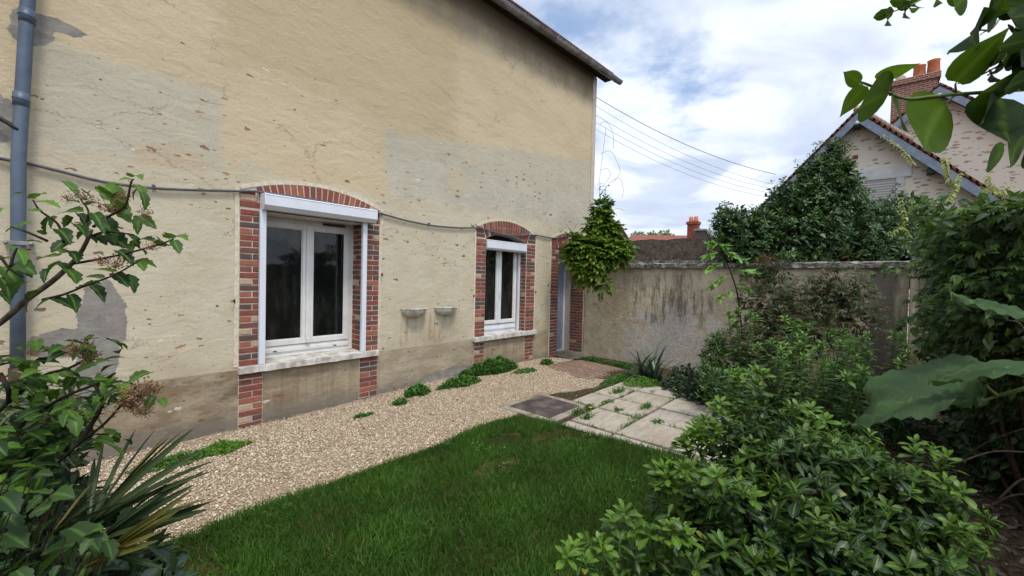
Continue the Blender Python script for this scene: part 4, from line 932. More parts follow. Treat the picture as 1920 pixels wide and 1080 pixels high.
# far house gable left of the dark wall
fh = thing('far_house', (32, 16.5, 0), 'distant beige gable with dark verge just above the wall beside the vine', 'house')
b = MB(); ap = (32,16.127,6.537); rr = (32,15.27,5.36)
b.prism([(32, ap[1]+.0, ap[2]-.15), (32, ap[1]+1.9, ap[2]-.15), (32, ap[1]+1.9, 0), (32, rr[1]+.25, 0), (32, rr[1]+.25, rr[2]-.1)][::-1], (3, 7, 0), 'corner'); b.build('wall', fh)
b = MB(); b.prism([(31.7, ap[1]+2.1, ap[2]), (31.7, ap[1], ap[2]), (31.7, rr[1], rr[2]-.1), (31.7, rr[1], rr[2]-.32), (31.7, ap[1], ap[2]-.25), (31.7, ap[1]+2.1, ap[2]-.2)], (3.2, 7.4, 0), 'tile'); b.build('roof', fh)
fr = thing('far_house', (38, 12, 0), 'distant long low roof of orange tiles with a brick chimney above the dark wall', 'house')
b = MB(); A0 = (38,18.823,6.261); A1 = (38,10.134,5.7); b.prism([(39, A0[1], 0), (39, A1[1], 0), (39, A1[1], A1[2]-.6), (39, A0[1], A0[2]-.6)], (6, 0, 0), 'corner'); b.build('wall', fr)
b = MB(); b.prism([(38, A0[1], A0[2]-1.2), (38, A1[1], A1[2]-1.2), (40.2, A1[1], A1[2]+.10), (40.2, A0[1], A0[2]+.14)], (.05, 0, .12), 'tile_far'); 
M['tile_far'] = mat('orange_clay_tiles', None, .9, .1, speck(lin(140, 92, 78), lin(118, 76, 66), 5, .4, .03)); rf = b.build('roof', fr)
c0 = (37.5,12.028,5.564)
b = MB(); cy = c0[1]; b.box((37.3, cy-.42, c0[2]-1.2), (38.0, cy+.42, (37.5,12.094,6.936)[2]), 'cbrick_far'); b.box((37.2, cy-.5, (37.5,12.09,6.794)[2]), (38.1, cy+.5, (37.5,12.094,6.936)[2]+.1), 'cbrick_far')
M['cbrick_far'] = mat('red_chimney_brick', None, .9, .1, speck(lin(148, 82, 66), lin(120, 64, 54), 6, .4, .03)); cf = b.build('chimney', rf)
for d_ in (-.22, .2): b = MB(); b.lathe((37.6, cy+d_, (37.5,12.094,6.936)[2]+.1), [(.2, 0), (.16, .45), (.0, .46)], 'pot', 10); b.build('chimney_pot', cf)
b = MB(); dz = c0[2]; b.prism([(36.6, cy-.4, dz-1.2), (36.6, cy-1.7, dz-1.2), (36.6, cy-1.7, dz+.05), (36.6, cy-1.35, dz+.55), (36.6, cy-.5, dz+.6)], (1.5, 0, 0), 'upper'); b.prism([(36.5, cy-.35, dz+.55), (36.5, cy-.5, dz+.72), (36.5, cy-1.42, dz+.66), (36.5, cy-1.9, dz-.05), (36.5, cy-1.75, dz-.05), (36.5, cy-1.35, dz+.52)], (1.8, 0, 0), 'zinc'); b.build('dormer', rf)
# distant trees
def far_tree(u0, label, blobs, n=900):
    c = np.array(blobs[0]); t = thing('distant_tree', (c[0], c[1], 0), label, 'tree', 'treetops behind the far roof'); L = Leaves(); bush(L, blobs, n, .34, 'small', .6, .8, (.1, .9)); L.build('crown', 'far_leaf', t)
    b = MB(); b.tube([(c[0], c[1], 0), (c[0], c[1], c[2])], [.18, .08], 'bark', 8); b.build('trunk', t)
for (u, v, r, lb) in ((1196, 441, .9, 'pale green treetop just right of the distant beige gable'), (1222, 440, .8, 'pale green treetop in the middle of the gap above the orange roof'), (1246, 438, .9, 'pale green treetop nearest the distant brick chimney')):
    p = {1196: (46,20.999,6.766), 1222: (46,19.308,6.746), 1246: (46,17.814,6.672)}[u]; far_tree(u, lb, [(p[0], p[1], p[2], r, r, r*.8), (p[0], p[1]+.4, p[2]-.7, r, r, r), (p[0], p[1]-.5, p[2]-.5, r, r, r*.9)])
# overhead wires: from the house corner bracket to the near gable
ends = [((14.9,2.347,5.045), 3.9, 8.35, 'uppermost and thickest overhead wire running to the near gable', .022), ((14.9,2.451,4.762), 3.9, 8.05, 'second overhead wire from the top', .011), ((14.9,2.504,4.636), 3.9, 7.75, 'third overhead wire from the top', .011), ((14.9,2.543,4.507), 3.9, 7.45, 'fourth overhead wire from the top', .011), ((14.9,2.597,4.38), 3.9, 7.15, 'lowest of the five overhead wires', .011)]
st_ = [(9.2,5.806,6.602), (9.2,5.799,6.379), (9.2,5.791,6.127), (9.2,5.785,5.932), (9.2,5.779,5.75)]
for (e, _, _, lb, r_), s0 in zip(ends, st_):
    a = Vector(s0); c = Vector(e); P = [a.lerp(c, i/24)-Vector((0, 0, .28*4*(i/24)*(1-i/24))) for i in range(25)]
    b = MB(); b.tube(P, r_*.38, 'wire', 5); b.build('overhead_wire', label=lb, cat='wire', group='overhead wires')

# ================================================================ PLANTS
def sway(pts, amp=.01): return [Vector(p)+Vector([random.uniform(-amp, amp) for _ in range(3)]) for p in pts]
def seg_leaf(L, kind, a, b, nor, width=1., age_shade=.3, mi=0, curl=1.):
    a, b = Vector(a), Vector(b); L.put(kind, np.array(a), np.array(b-a), np.array(nor), (b-a).length, width, age_shade, mi, curl)

# --- laurel behind the garden wall
lau = thing('laurel_bush', (10.2, 1.3, -.13), 'big dark evergreen laurel behind the garden wall in front of the stone gable', 'bush')
LB = [(9.349,0.649,2.542)+(.8,.8,.75), (9.396,0.628,3.468)+(.38,.38,.5), (9.307,0.59,3.876)+(.17,.17,.35), (8.897,1.158,2.526)+(.65,.65,.6), (8.379,1.737,2.41)+(.45,.5,.5), (10.131,-0.081,2.528)+(.8,.8,.5), (10.731,-0.601,2.707)+(.5,.6,.42), (10.197,-0.147,2.797)+(.42,.42,.38), (9.148,0.759,3.534)+(.33,.33,.4), (9.48,0.456,3.412)+(.27,.27,.38), (8.777,1.163,3.137)+(.36,.36,.3), (10.459,-0.436,2.983)+(.33,.33,.36), (9.032,0.879,3.242)+(.36,.36,.32), (8.509,1.598,2.609)+(.5,.5,.4), (9.933,0.28,2.179)+(1.2,1.2,.6), (8.754,1.45,1.937)+(.75,.8,.5), (10.531,-0.396,2.1)+(.9,.9,.5), (8.043,1.976,2.727)+(.22,.25,.3), (8.905,1.016,3.046)+(.38,.38,.3), (9.673,0.301,3.04)+(.3,.3,.4)]
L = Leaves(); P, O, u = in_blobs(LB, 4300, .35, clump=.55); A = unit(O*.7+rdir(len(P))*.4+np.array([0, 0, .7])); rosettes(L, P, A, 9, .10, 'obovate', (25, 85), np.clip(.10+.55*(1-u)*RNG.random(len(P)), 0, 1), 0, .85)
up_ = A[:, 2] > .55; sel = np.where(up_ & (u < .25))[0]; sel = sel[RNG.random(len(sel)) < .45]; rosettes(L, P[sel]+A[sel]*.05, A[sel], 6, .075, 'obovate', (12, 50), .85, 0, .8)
bush(L, LB, 15000, .10, 'small', .2, .75, (.0, .25), 0, 1.2)
for (a, k) in (((7.776,2.131,2.848), 7), ((7.902,1.995,3.042), 6), ((8.126,1.892,3.018), 5), ((7.807,2.086,2.565), 7), ((8.669,1.297,3.517), 6), ((9.097,0.837,4.157), 5), ((9.302,0.609,4.241), 8), ((9.416,0.478,4.187), 8), ((8.95,0.993,3.892), 4), ((9.751,0.231,3.578), 8), ((9.932,0.014,3.195), 6), ((10.217,-0.296,3.497), 6), ((10.32,-0.418,3.335), 6), ((10.482,-0.602,3.263), 6), ((10.061,-0.133,3.151), 6)):
    n = k*3; p = np.array(a)+RNG.normal(size=(n, 3))*[.06, .06, .02]-np.array([0, 0, 1])*np.linspace(0, .45, n)[:, None]; rosettes(L, p, RNG.normal(size=(n, 3))*.3+[0, 0, 1], 6, .085, 'obovate', (25, 75), .4, 0, .8)
L.build('foliage', 'laurel_leaf', lau)
b = MB(); stems(b, (10.3, 1.3, -.13), [q[:3] for q in LB], .05, 'dbark', .2, 6); b.build('stem', lau)

# --- wisteria on the house corner
wis = thing('climbing_vine', (8.05, 4.9, -.12), 'bright yellow green climber hanging over the house corner and coping', 'climber')
WB = [(7.204,4.123,2.631)+(.18,.24,.34), (6.957,4.084,2.135)+(.30,.34,.28), (7.16,3.78,2.151)+(.2,.26,.2), (7.348,3.723,2.287)+(.10,.2,.13), (7.301,3.936,2.523)+(.12,.2,.2), (6.856,4.35,2.209)+(.2,.18,.22), (6.83,4.141,1.819)+(.2,.22,.26), (7.008,3.931,1.536)+(.08,.10,.2), (6.709,4.437,2.097)+(.1,.1,.14), (7.351,4.12,2.969)+(.13,.16,.2), (7.315,4.164,3.076)+(.09,.11,.14), (6.834,4.289,1.871)+(.13,.13,.15), (6.787,4.434,2.375)+(.12,.1,.1)]
WB = [(x, y-.04, z, a, b_, c) for x, y, z, a, b_, c in WB]
L = Leaves(); P, O, u = in_blobs(WB, 1250, .75, clump=.45); n = len(P)
D_ = unit(O*.8+rdir(n)*.6+[0, 0, -.05]); side = unit(np.cross(D_, [0, 0, 1])+rdir(n)*.1)
for k in range(6):                         # pinnate leaves
    f = (k+1)/6; q = P+D_*.16*f+np.array([0, 0, -.05])*f*f
    for sgn in ((1, -1) if k < 5 else (0,)):
        L.put('ovate', q, D_*.7+side*sgn*.9+[0, 0, -.2], unit(rdir(n)*.35+[0, 0, 1]), .08*(.8+.4*RNG.random(n)), 1.15, np.clip(.25+.55*(1-u)*RNG.random(n), 0, 1))
bush(L, WB, 1500, .06, 'small', .1, .8, (.0, .3)); p = np.array((7.198,4.153,3.323))-[0, .1, 0]+RNG.normal(size=(45, 3))*[.05, .05, .12]; L.put('small', p, rdir(45), rdir(45), .06, 1, .2)
L.build('foliage', 'wisteria_leaf', wis)
b = MB()
for pts in ([(7.214,4.199,2.957), (7.207,4.228,3.6), (7.251,4.197,4.138), (7.294,4.166,4.675)], [(7.177,4.169,3.056), (7.262,4.087,3.485), (7.418,3.917,3.65), (7.474,3.846,3.439), (7.46,3.856,3.257)], [(7.178,4.203,4.121), (7.298,4.07,4.179), (7.376,3.977,4.022), (7.432,3.904,3.757), (7.333,4.009,3.541)], [(7.165,4.238,4.706), (7.25,4.144,4.763), (7.334,4.042,4.553), (7.348,4.016,4.234)], [(7.171,4.201,3.801), (7.263,4.098,3.826), (7.305,4.046,3.699), (7.205,4.15,3.462)], [(7.297,4.03,2.953), (7.389,3.929,3.042), (7.488,3.817,3.013)], [(6.787,4.435,2.396), (6.682,4.56,2.603), (6.626,4.626,2.706)], [(7.17,4.182,3.215), (7.234,4.113,3.292), (7.248,4.103,3.484)], [(6.822,4.396,2.397), (6.738,4.496,2.584), (6.787,4.445,2.712)]):
    b.tube(catmull([(p[0], p[1]-.1, p[2]) for p in pts], 6), .0032, 'bark', 5)
b.tube(catmull([(8.42, 4.9, 1.95), (8.36, 4.86, 2.3), (8.3, 4.9, 2.8), (8.35, 4.9, 3.2)], 6), [.018]*19, 'dbark', 7); b.build('vine_stem', wis)

# --- sapling with lime leaves in front of the garden wall
sap = thing('young_sapling', (7.981,1.62,0), 'young sapling with bright lime heart leaves against the garden wall', 'sapling')
sp = [(7.981,1.62,0), (6.413,1.337,0.798), (6.318,1.389,1.398), (6.194,1.466,1.766), (6.106,1.574,2.058), (6.072,1.617,2.189)]
b = MB(); b.tube(catmull(sp, 6), [.014-.0003*i for i in range(31)], 'dbark', 7); L = Leaves()
cs = catmull(sp, 6)
br = [(9, (5.996,1.518,1.167)), (8, (6.044,1.459,1.024)), (7, (6.168,1.459,0.719)), (14, (5.962,1.563,1.397)), (15, (6.365,1.265,1.514)), (18, (5.915,1.623,1.576)), (19, (6.438,1.189,1.738)), (21, (5.891,1.657,1.792)), (23, (6.227,1.282,1.913)), (24, (5.853,1.706,1.972)), (26, (6.107,1.42,1.981)), (28, (5.945,1.683,2.137)), (28, (6.045,1.494,2.109))]
for i, t in br:
    a = cs[min(i, len(cs)-1)]; t = Vector(t); b.tube([a, a.lerp(t, .5)+Vector((0, 0, .02)), t], [.005, .004, .002], 'gstem', 5)
    for k in range(11 if i > 13 else 4):
        f = .3+.7*k/10; q = a.lerp(t, min(1, f)); dd = unit(np.array([(t-a).normalized()])+rdir(1)*.9)[0]; seg_leaf(L, 'heart', q, q+Vector(dd)*random.uniform(.07, .13), (random.gauss(-.25, .3), random.gauss(-.2, .3), 1), 1., random.uniform(.3, 1) if i > 10 else .15)
b.build('trunk', sap); L.build('crown', 'sapling_leaf', sap)

# --- nandina style reddish shrubs along the wall
def airy(name, label, cat, base, blobs, n, mats, size=.055, kind='lance', stem=14, mi=0, group=None, redtop=True, fan=5):
    t = thing(name, base, label, cat, group); L = Leaves(); P, O, u = in_blobs(blobs, n, .85, clump=.35); m = len(P)
    D_ = unit(O*.5+rdir(m)*.6+[0, 0, .25]); side = unit(np.cross(D_, [0, 0, 1])+rdir(m)*.15); zt = max(q[2]+q[5] for q in blobs)
    red = (RNG.random(m) < np.clip((P[:, 2]-zt+.25)*2.2, 0.05, .6)) if redtop else np.zeros(m, bool)
    for k in range(fan):
        f = (k+1)/fan; q = P+D_*size*1.6*f
        for sgn in ((1, -1) if k < fan-1 else (0,)):
            dd = D_*.8+side*sgn*.8+[0, 0, -.15]; nr = unit(rdir(m)*.4+[0, 0, 1]); sz = size*(.7+.6*RNG.random(m)); ag = .1+.6*(1-u)*RNG.random(m)
            for s_, mm in ((~red, 0), (red, 1)):
                if s_.any(): L.put(kind, q[s_], dd[s_], nr[s_], sz[s_], 1., ag[s_]+(.0 if mm == 0 else 0), mm if len(mats) > 1 else 0)
    L.build('foliage', mats, t)
    b = MB(); tips = [P[i] for i in RNG.choice(m, min(stem, m), replace=False)]; stems(b, base, tips, .005, 'dbark', .1, 5); b.build('stem', t); return t
leaf('bronze_leaf', (.10, .045, .028), (.20, .10, .05), .5, .25, .3)
airy('nandina', 'feathery reddish shrub in the middle of the wall, just right of the sapling', 'shrub', (8.237,1.383,0), [(6.603,1.143,1.405)+(.35,.3,.35), (6.563,0.878,1.129)+(.45,.4,.4), (6.302,1.014,0.919)+(.35,.3,.3), (6.77,1.12,1.823)+(.22,.2,.16), (6.926,0.779,1.416)+(.3,.3,.3)], 1700, ['nandina_leaf', 'bronze_leaf'], stem=8)
airy('nandina', 'tall feathery shrub with red tips at the right end of the garden wall', 'shrub', (8.522,0.373,0), [(6.996,0.4,1.434)+(.28,.28,.4), (7.057,0.174,1.23)+(.3,.3,.35), (7.123,0.417,1.725)+(.14,.14,.3), (6.602,0.528,1.016)+(.4,.35,.3), (7.392,0.111,1.624)+(.12,.12,.2)], 1400, ['nandina_leaf', 'bronze_leaf'], stem=8)
airy('nandina', 'low bronze tinted shrub in front of the feathery pair', 'shrub', (7.576,1.496,0), [(6.089,1.248,0.77)+(.35,.3,.25), (5.996,0.899,0.691)+(.35,.3,.25), (5.907,1.296,0.539)+(.25,.25,.2)], 1100, ['nandina_leaf', 'bronze_leaf'], size=.05, stem=8)
nt_ = MB()

# --- tall leafy perennials with whorled tips
def whorl(x, y, top, label=None, n=1, spread=.1, zb=None):
    zb = gz(x, y) if zb is None else zb; t = thing('tall_perennial', (x, y, zb), label, 'plant', 'leafy upright perennials in the bed'); L = Leaves(); b = MB()
    for k in range(n):
        bx, by = x+random.uniform(-.05, .05), y+random.uniform(-.05, .05); tx, ty, tz = x+random.uniform(-spread, spread), y+random.uniform(-spread, spread), top-random.uniform(0, .12)*(k > 0)
        P = catmull([(bx, by, zb), ((bx+tx)/2+random.uniform(-.03, .03), (by+ty)/2, (zb+tz)/2), (tx, ty, tz)], 8); b.tube(P, [.006-.0002*i for i in range(len(P))], 'gstem', 5)
        H_ = tz-zb; m = int(H_*.85/.020); f = np.linspace(.12, .96, m); pp = np.array([[bx+(tx-bx)*a, by+(ty-by)*a, zb+H_*a] for a in f]); an = np.arange(m)*2.4+random.random()*6
        d = np.stack([np.cos(an), np.sin(an), .15+.9*f**3], 1); sz = .115*(1-.35*f**4)*(.7+.5*RNG.random(m)); L.put('lance', pp, d, np.array([0, 0, 1])-.3*d, sz, 1.6, np.clip(.1+.75*f**3, 0, 1), 0, 1.)
        rosettes(L, np.array([[tx, ty, tz+.005]]), np.array([[random.gauss(0, .12), random.gauss(0, .12), 1]]), 13, .088, 'lance', (10, 75), 1.0, 0, 1.45)
    L.build('leaves', 'whorl_leaf', t); b.build('stem', t); return t
WP = [((4.849,1.006,1.307), 'left edge of the group beside the slabs'), ((4.685,0.73,1.044), 'front left of the group, short'), ((5.085,0.588,1.243), 'behind the foreground bush'), ((5.423,0.501,1.044), 'low, in the middle of the group'), ((5.25,0.247,1.143), 'slim, right of the middle'), ((4.635,0.337,1.116), 'in front, above the bush'), ((4.369,0.185,1.119), 'closest of the middle ones'), ((5.032,0.039,1.092), 'right half, medium height'), ((5.845,-0.122,1.115), 'near the pillar, taller'), ((4.153,0.121,0.959), 'low in the front right'), ((4.146,0.433,1.021), 'low in the front left'), ((5.192,0.755,0.845), 'rear left, hidden low'), ((5.541,-0.238,0.943), 'at the right end by the creeper'), ((4.414,0.874,0.745), 'short one at the paving edge'), ((4.892,0.341,0.864), 'deep in the middle of the clump'), ((4.83,-0.043,0.837), 'short, beside the big leaf')]
for i, (p, d) in enumerate(WP): whorl(p[0], p[1], p[2], 'upright green perennial, '+d, 5 if i % 2 == 0 else 4, .17)
# filler bushes deep in the bed
def simple_bush(name, label, cat, base, blobs, n, size, kind, mt, up=.5, age_shade=(.05, .6), clump=.5, group=None, shell=.6, stemn=10, width=1.):
    t = thing(name, base, label, cat, group); L = Leaves(); bush(L, blobs, n, size, kind, up, shell, age_shade, 0, width, clump); L.build('foliage', mt, t)
    b = MB(); stems(b, base, [q[:3] for q in blobs]+[(q[0]+random.uniform(-q[3], q[3])*.6, q[1]+random.uniform(-q[4], q[4])*.6, q[2]+q[5]*.6) for q in blobs], .008, 'dbark', .06, 5); b.build('stem', t); return t
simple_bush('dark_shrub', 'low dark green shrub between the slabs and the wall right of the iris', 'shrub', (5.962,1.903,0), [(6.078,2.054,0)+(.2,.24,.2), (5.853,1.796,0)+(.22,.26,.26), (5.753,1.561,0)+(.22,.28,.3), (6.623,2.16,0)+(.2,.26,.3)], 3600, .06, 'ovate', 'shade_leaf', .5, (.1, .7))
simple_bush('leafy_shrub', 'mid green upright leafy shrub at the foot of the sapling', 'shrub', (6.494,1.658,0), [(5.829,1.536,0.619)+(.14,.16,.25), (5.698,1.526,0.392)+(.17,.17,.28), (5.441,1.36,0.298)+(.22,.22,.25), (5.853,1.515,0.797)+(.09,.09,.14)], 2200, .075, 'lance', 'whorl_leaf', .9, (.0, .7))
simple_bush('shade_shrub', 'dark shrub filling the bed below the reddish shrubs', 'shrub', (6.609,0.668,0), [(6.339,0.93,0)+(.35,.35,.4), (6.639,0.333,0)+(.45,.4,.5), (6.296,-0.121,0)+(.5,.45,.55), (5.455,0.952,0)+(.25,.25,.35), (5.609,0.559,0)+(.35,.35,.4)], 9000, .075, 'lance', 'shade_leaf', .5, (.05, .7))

# --- iris clump
ir = thing('iris', (6.494,2.652,0), 'clump of sword shaped iris leaves at the foot of the lime stained wall', 'iris'); L = Leaves(); bx, by, bz = (6.494,2.652,0)
T['sword'] = template([0, .3, .6, .85, 1], [.034, .04, .034, .018, 0], .2, .38)
n = 62; a = RNG.random(n)*6.28; til = RNG.random(n)*1.15; P = np.stack([bx+RNG.normal(size=n)*.07, by+RNG.normal(size=n)*.09, np.full(n, bz)], 1)
d = np.stack([np.sin(til)*np.cos(a), np.sin(til)*np.sin(a), np.cos(til)], 1); L.put('sword', P, d, np.stack([-np.cos(a), -np.sin(a), .5+0*a], 1), .36+.30*RNG.random(n), 1., .2+RNG.random(n)*.7, 0, 1.2); L.build('sword_leaves', 'iris_leaf', ir)
# --- ground plants
def patch(name, label, cat, cen, rx, ry, h, n, size, kind, mt, age_shade=(.3, 1), group=None, up=.7):
    t = thing(name, (cen[0], cen[1], gz(cen[0], cen[1])), label, cat, group); r = np.sqrt(RNG.random(n)); a = RNG.random(n)*6.28
    x = cen[0]+rx*r*np.cos(a)*(1+.25*np.sin(a*3+cen[0])); y = cen[1]+ry*r*np.sin(a)*(1+.25*np.sin(a*2+cen[1])); hh = h*(1-r**2*.8)*(.75+.25*np.sin(x*23)*np.cos(y*19))
    z = gzn(x, y)+hh*RNG.random(n)**.6+.008; L = Leaves(); d = unit(rdir(n)+[0, 0, up]); L.put(kind, np.stack([x, y, z], 1), d, unit(rdir(n)*.5+[0, 0, 1]), size*(.6+.7*RNG.random(n)), 1, age_shade[0]+(age_shade[1]-age_shade[0])*RNG.random(n)*np.clip(z/max(h, .01), .3, 1))
    L.build('foliage', mt, t); b = MB(); stems(b, (cen[0], cen[1], gz(*cen[:2])), [(x[i], y[i], z[i]) for i in range(0, min(n, 60), 5)], .003, 'gstem', .02, 4); b.build('stem', t); return t
patch('stonecrop', 'bright lime mat of ground cover at the corner of the slabs below the iris', 'ground cover', (6.051,2.611,0), .3, .26, .13, 2200, .03, 'small', 'lime_leaf')
patch('stonecrop', 'lime ground cover strip between the brick path and the iris', 'ground cover', (6.118,3.002,0), .45, .13, .09, 1700, .028, 'small', 'weed_leaf')
patch('stonecrop', 'small green tuft at the foot of the garden wall beside the doorstep', 'ground cover', (7.311,4.149,0), .12, .3, .13, 900, .04, 'ovate', 'weed_leaf', (.1, .6))
patch('stonecrop', 'green fringe between the garden wall foot and the brick path', 'ground cover', (7.268,3.633,0), .14, .35, .12, 1100, .04, 'ovate', 'weed_leaf', (.1, .6))
W_ = 'weeds growing along the house wall'
patch('weed_clump', 'long mound of leafy weeds under the narrow window', 'weeds', (4.975,4.8,0.068)[:2]+(0,), .62, .17, .27, 5200, .05, 'ovate', 'weed_leaf', (.1, .9), W_)
patch('weed_clump', 'low weeds at the left end of the mound under the narrow window', 'weeds', (3.999,4.546,0), .35, .14, .14, 1500, .045, 'ovate', 'weed_leaf', (.1, .9), W_)
patch('weed_clump', 'rounded green weed by the wall between the two windows', 'weeds', (3.279,4.613,0), .17, .13, .15, 900, .045, 'ovate', 'weed_leaf', (.2, .9), W_)
patch('weed_clump', 'tiny weed in the gravel right of the large window', 'weeds', (2.883,4.402,0), .09, .08, .09, 260, .035, 'ovate', 'weed_leaf', (.2, .9), W_)
patch('weed_clump', 'flat little weed alone in the gravel below the large window', 'weeds', (2.333,4.324,0), .11, .06, .035, 300, .03, 'ovate', 'weed_leaf', (.2, .9), W_)
patch('weed_clump', 'bright lime weed cushion in the gravel beside the palm tips', 'weeds', (1.006,4.405,0), .2, .13, .09, 1900, .03, 'small', 'lime_leaf', (.3, 1), W_)
patch('weed_clump', 'loose trailing weed against the wall left of the lime cushion', 'weeds', (0.676,4.366,0), .3, .12, .10, 900, .03, 'ovate', 'weed_leaf', (.2, .9), W_)
patch('weed_clump', 'small weed at the foot of the brick pier by the door', 'weeds', (6.134,4.527,0), .13, .09, .13, 500, .04, 'ovate', 'weed_leaf', (.2, .8), W_)
patch('weed_clump', 'sparse weeds on the gravel in front of the door', 'weeds', (5.365,4.41,0), .3, .1, .05, 420, .035, 'ovate', 'weed_leaf', (.2, .8), W_)
# tufts between the slabs
J = 'tufts growing in the slab joints'
def tuft(u_, label, n, h, s=.03, kind='gblade'):
    x, y = u_[0], u_[1]; t = thing('grass_tuft', (x, y, .01), label, 'weed tuft', J); L = Leaves(); d = RNG.normal(size=(n, 3))*.5; d[:, 2] = 1; n = int(n*1.6); d = RNG.normal(size=(n, 3))*.6; d[:, 2] = 1; P = np.stack([x+RNG.normal(size=n)*s*2.2, y+RNG.normal(size=n)*s*.6, np.full(n, .01)], 1)
    L.put('gblade' if kind == 'gblade' else kind, P, d, rdir(n)+[0, 0, .5], h*(.5+.6*RNG.random(n)), 1.2, RNG.random(n)*.8); L.build('blades', 'weed_leaf', t)
for c_, lb, n, h in (((5.333,2.652,0), 'wispy tuft between the two slabs nearest the brick path', 70, .10), ((4.917,2.071,0), 'upright tuft in the long joint at the middle of the paving', 70, .09), ((4.464,2.004,0), 'short wide tuft at a slab corner below the upright one', 60, .06), ((4.116,1.972,0), 'small tuft on the joint nearest the lawn', 45, .05), ((4.042,2.395,0), 'long bladed tuft beside the manhole and the yellow flower', 40, .12), ((5.724,2.316,0), 'tiny tuft at the back edge of the slabs', 25, .06), ((4.855,1.423,0), 'feathery tuft at the joint near the foreground bush', 60, .08), ((4.702,3.11,0), 'flat tuft between the manhole and the gravel', 60, .04), ((5.421,2.955,0), 'tuft at the far left slab corner', 70, .06), ((4.174,2.601,0), 'sparse tuft at the corner of the manhole collar', 35, .09)): tuft(c_, lb, n, h)
for c_, lb in (((4.581,2.285,0), 'flat rosette weed in the joint behind the yellow flower'), ((4.455,2.607,0), 'flat leafy weed right behind the yellow flower'), ((4.501,1.773,0), 'small round leaved weed lying on a middle slab'), ((4.788,2.527,0), 'flat weed along the joint beside the second slab row')):
    x, y = c_[0], c_[1]; t = thing('rosette_weed', (x, y, .02), lb, 'weed', J); L = Leaves(); m = 26; P = np.stack([x+RNG.normal(size=m)*.04, y+RNG.normal(size=m)*.02, np.full(m, .024)], 1); d = rdir(m); d[:, 2] = abs(d[:, 2])*.4; L.put('ovate', P, d, [0, 0, 1], .035+.03*RNG.random(m), .9, RNG.random(m)*.6); L.build('leaves', 'weed_leaf', t)
fl = thing('dandelion', (4.268,2.481,0), 'single yellow dandelion flower beside the manhole', 'flower'); x, y, z = (4.268,2.481,0)
b = MB(); b.tube([(x, y, 0), (x+.005, y, .05), (x, y, .07)], .003, 'gstem', 5); b.build('stem', fl)
b = MB()
for k in range(26):
    a = k*2.4; r = .008+.013*(k/26)**.5; b.add([(x, y, .07), (x+r*cos(a-.2), y+r*sin(a-.2), .078), (x+r*1.3*cos(a), y+r*1.3*sin(a), .080), (x+r*cos(a+.2), y+r*sin(a+.2), .078)], [(0, 1, 2, 3)], 'yellow')
b.build('petals', fl)

# --- foreground choisya
cho = thing('choisya_bush', (2.1, .1, 0), 'large glossy choisya bush with star shaped leaf clusters filling the lower right', 'bush')
CB = [(2.414,0.494,0.845)+(.17,.18,.17), (2.421,0.258,0.746)+(.28,.28,.22), (2.63,0.019,0.688)+(.30,.30,.20), (2.681,-0.191,0.627)+(.22,.22,.18), (1.98,0.374,0.641)+(.22,.24,.22), (1.873,0.495,0.672)+(.11,.13,.15), (1.95,0.181,0.623)+(.24,.26,.20), (2.146,-0.041,0.566)+(.24,.26,.20), (2.299,-0.216,0.54)+(.14,.15,.17), (1.487,0.548,0.504)+(.17,.17,.13), (1.311,0.671,0.517)+(.11,.11,.10), (1.631,0.386,0.529)+(.20,.20,.18), (2.714,0.382,0.827)+(.22,.22,.13), (2.884,0.186,0.712)+(.25,.25,.13), (1.645,0.22,0.522)+(.20,.20,.16), (1.828,0.012,0.491)+(.24,.24,.16)]
CB = [(x, y, z-.05, a, b_, c) for x, y, z, a, b_, c in CB]
L = Leaves(); P, O, u = in_blobs(CB, 1050, .5, clump=.2)
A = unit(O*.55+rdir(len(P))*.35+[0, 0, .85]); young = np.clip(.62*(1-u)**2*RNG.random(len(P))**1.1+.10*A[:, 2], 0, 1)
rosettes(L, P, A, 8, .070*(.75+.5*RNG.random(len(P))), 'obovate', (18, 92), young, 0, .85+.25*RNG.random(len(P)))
bush(L, [(x, y, z-.08, a, b_, c) for x, y, z, a, b_, c in CB], 7000, .06, 'obovate', .1, .9, (.0, .15))  # inner and lower leaves coloured darker, painting shade into the bush's depth
bush(L, [(x, y, z-.35, a*.9, b_*.9, .3) for x, y, z, a, b_, c in CB], 5000, .065, 'obovate', .1, .9, (.0, .1))
for p in ((1.851,0.673,0.748), (1.82,0.632,0.712), (1.864,0.583,0.738), (1.734,0.432,0.847), (1.79,0.368,0.817), (2.461,0.524,1.082), (2.432,0.555,1.014), (2.529,0.449,1.104), (2.276,0.578,0.943), (2.089,0.635,0.84), (2.071,0.654,0.813), (1.901,0.692,0.75), (1.435,0.687,0.668), (1.286,0.705,0.659), (1.192,0.734,0.644), (1.435,0.612,0.67), (1.507,0.532,0.702), (1.546,0.487,0.674), (2.15,0.643,0.888), (2.195,0.592,0.876), (2.764,0.328,0.905), (2.864,0.214,0.878), (2.817,-0.037,0.782), (2.858,-0.233,0.788), (2.901,-0.284,0.737), (2.596,0.445,0.975), (2.383,-0.307,0.638), (2.518,-0.304,0.734)):
    q = np.array([p])+RNG.normal(size=(3, 3))*.025; rosettes(L, q, RNG.normal(size=(3, 3))*.25+[-.15, 0, 1], 9, .066, 'obovate', (20, 82), .65+.3*random.random(), 0, 1.05)
    m = 10; qq = np.array([p])-np.linspace(.02, .22, m)[:, None]*[0, 0, 1]+RNG.normal(size=(m, 3))*.03; rosettes(L, qq, RNG.normal(size=(m, 3))*.5+[0, 0, 1], 4, .055, 'obovate', (50, 95), .2, 0, 1.)
L.build('foliage', 'choisya_leaf', cho)
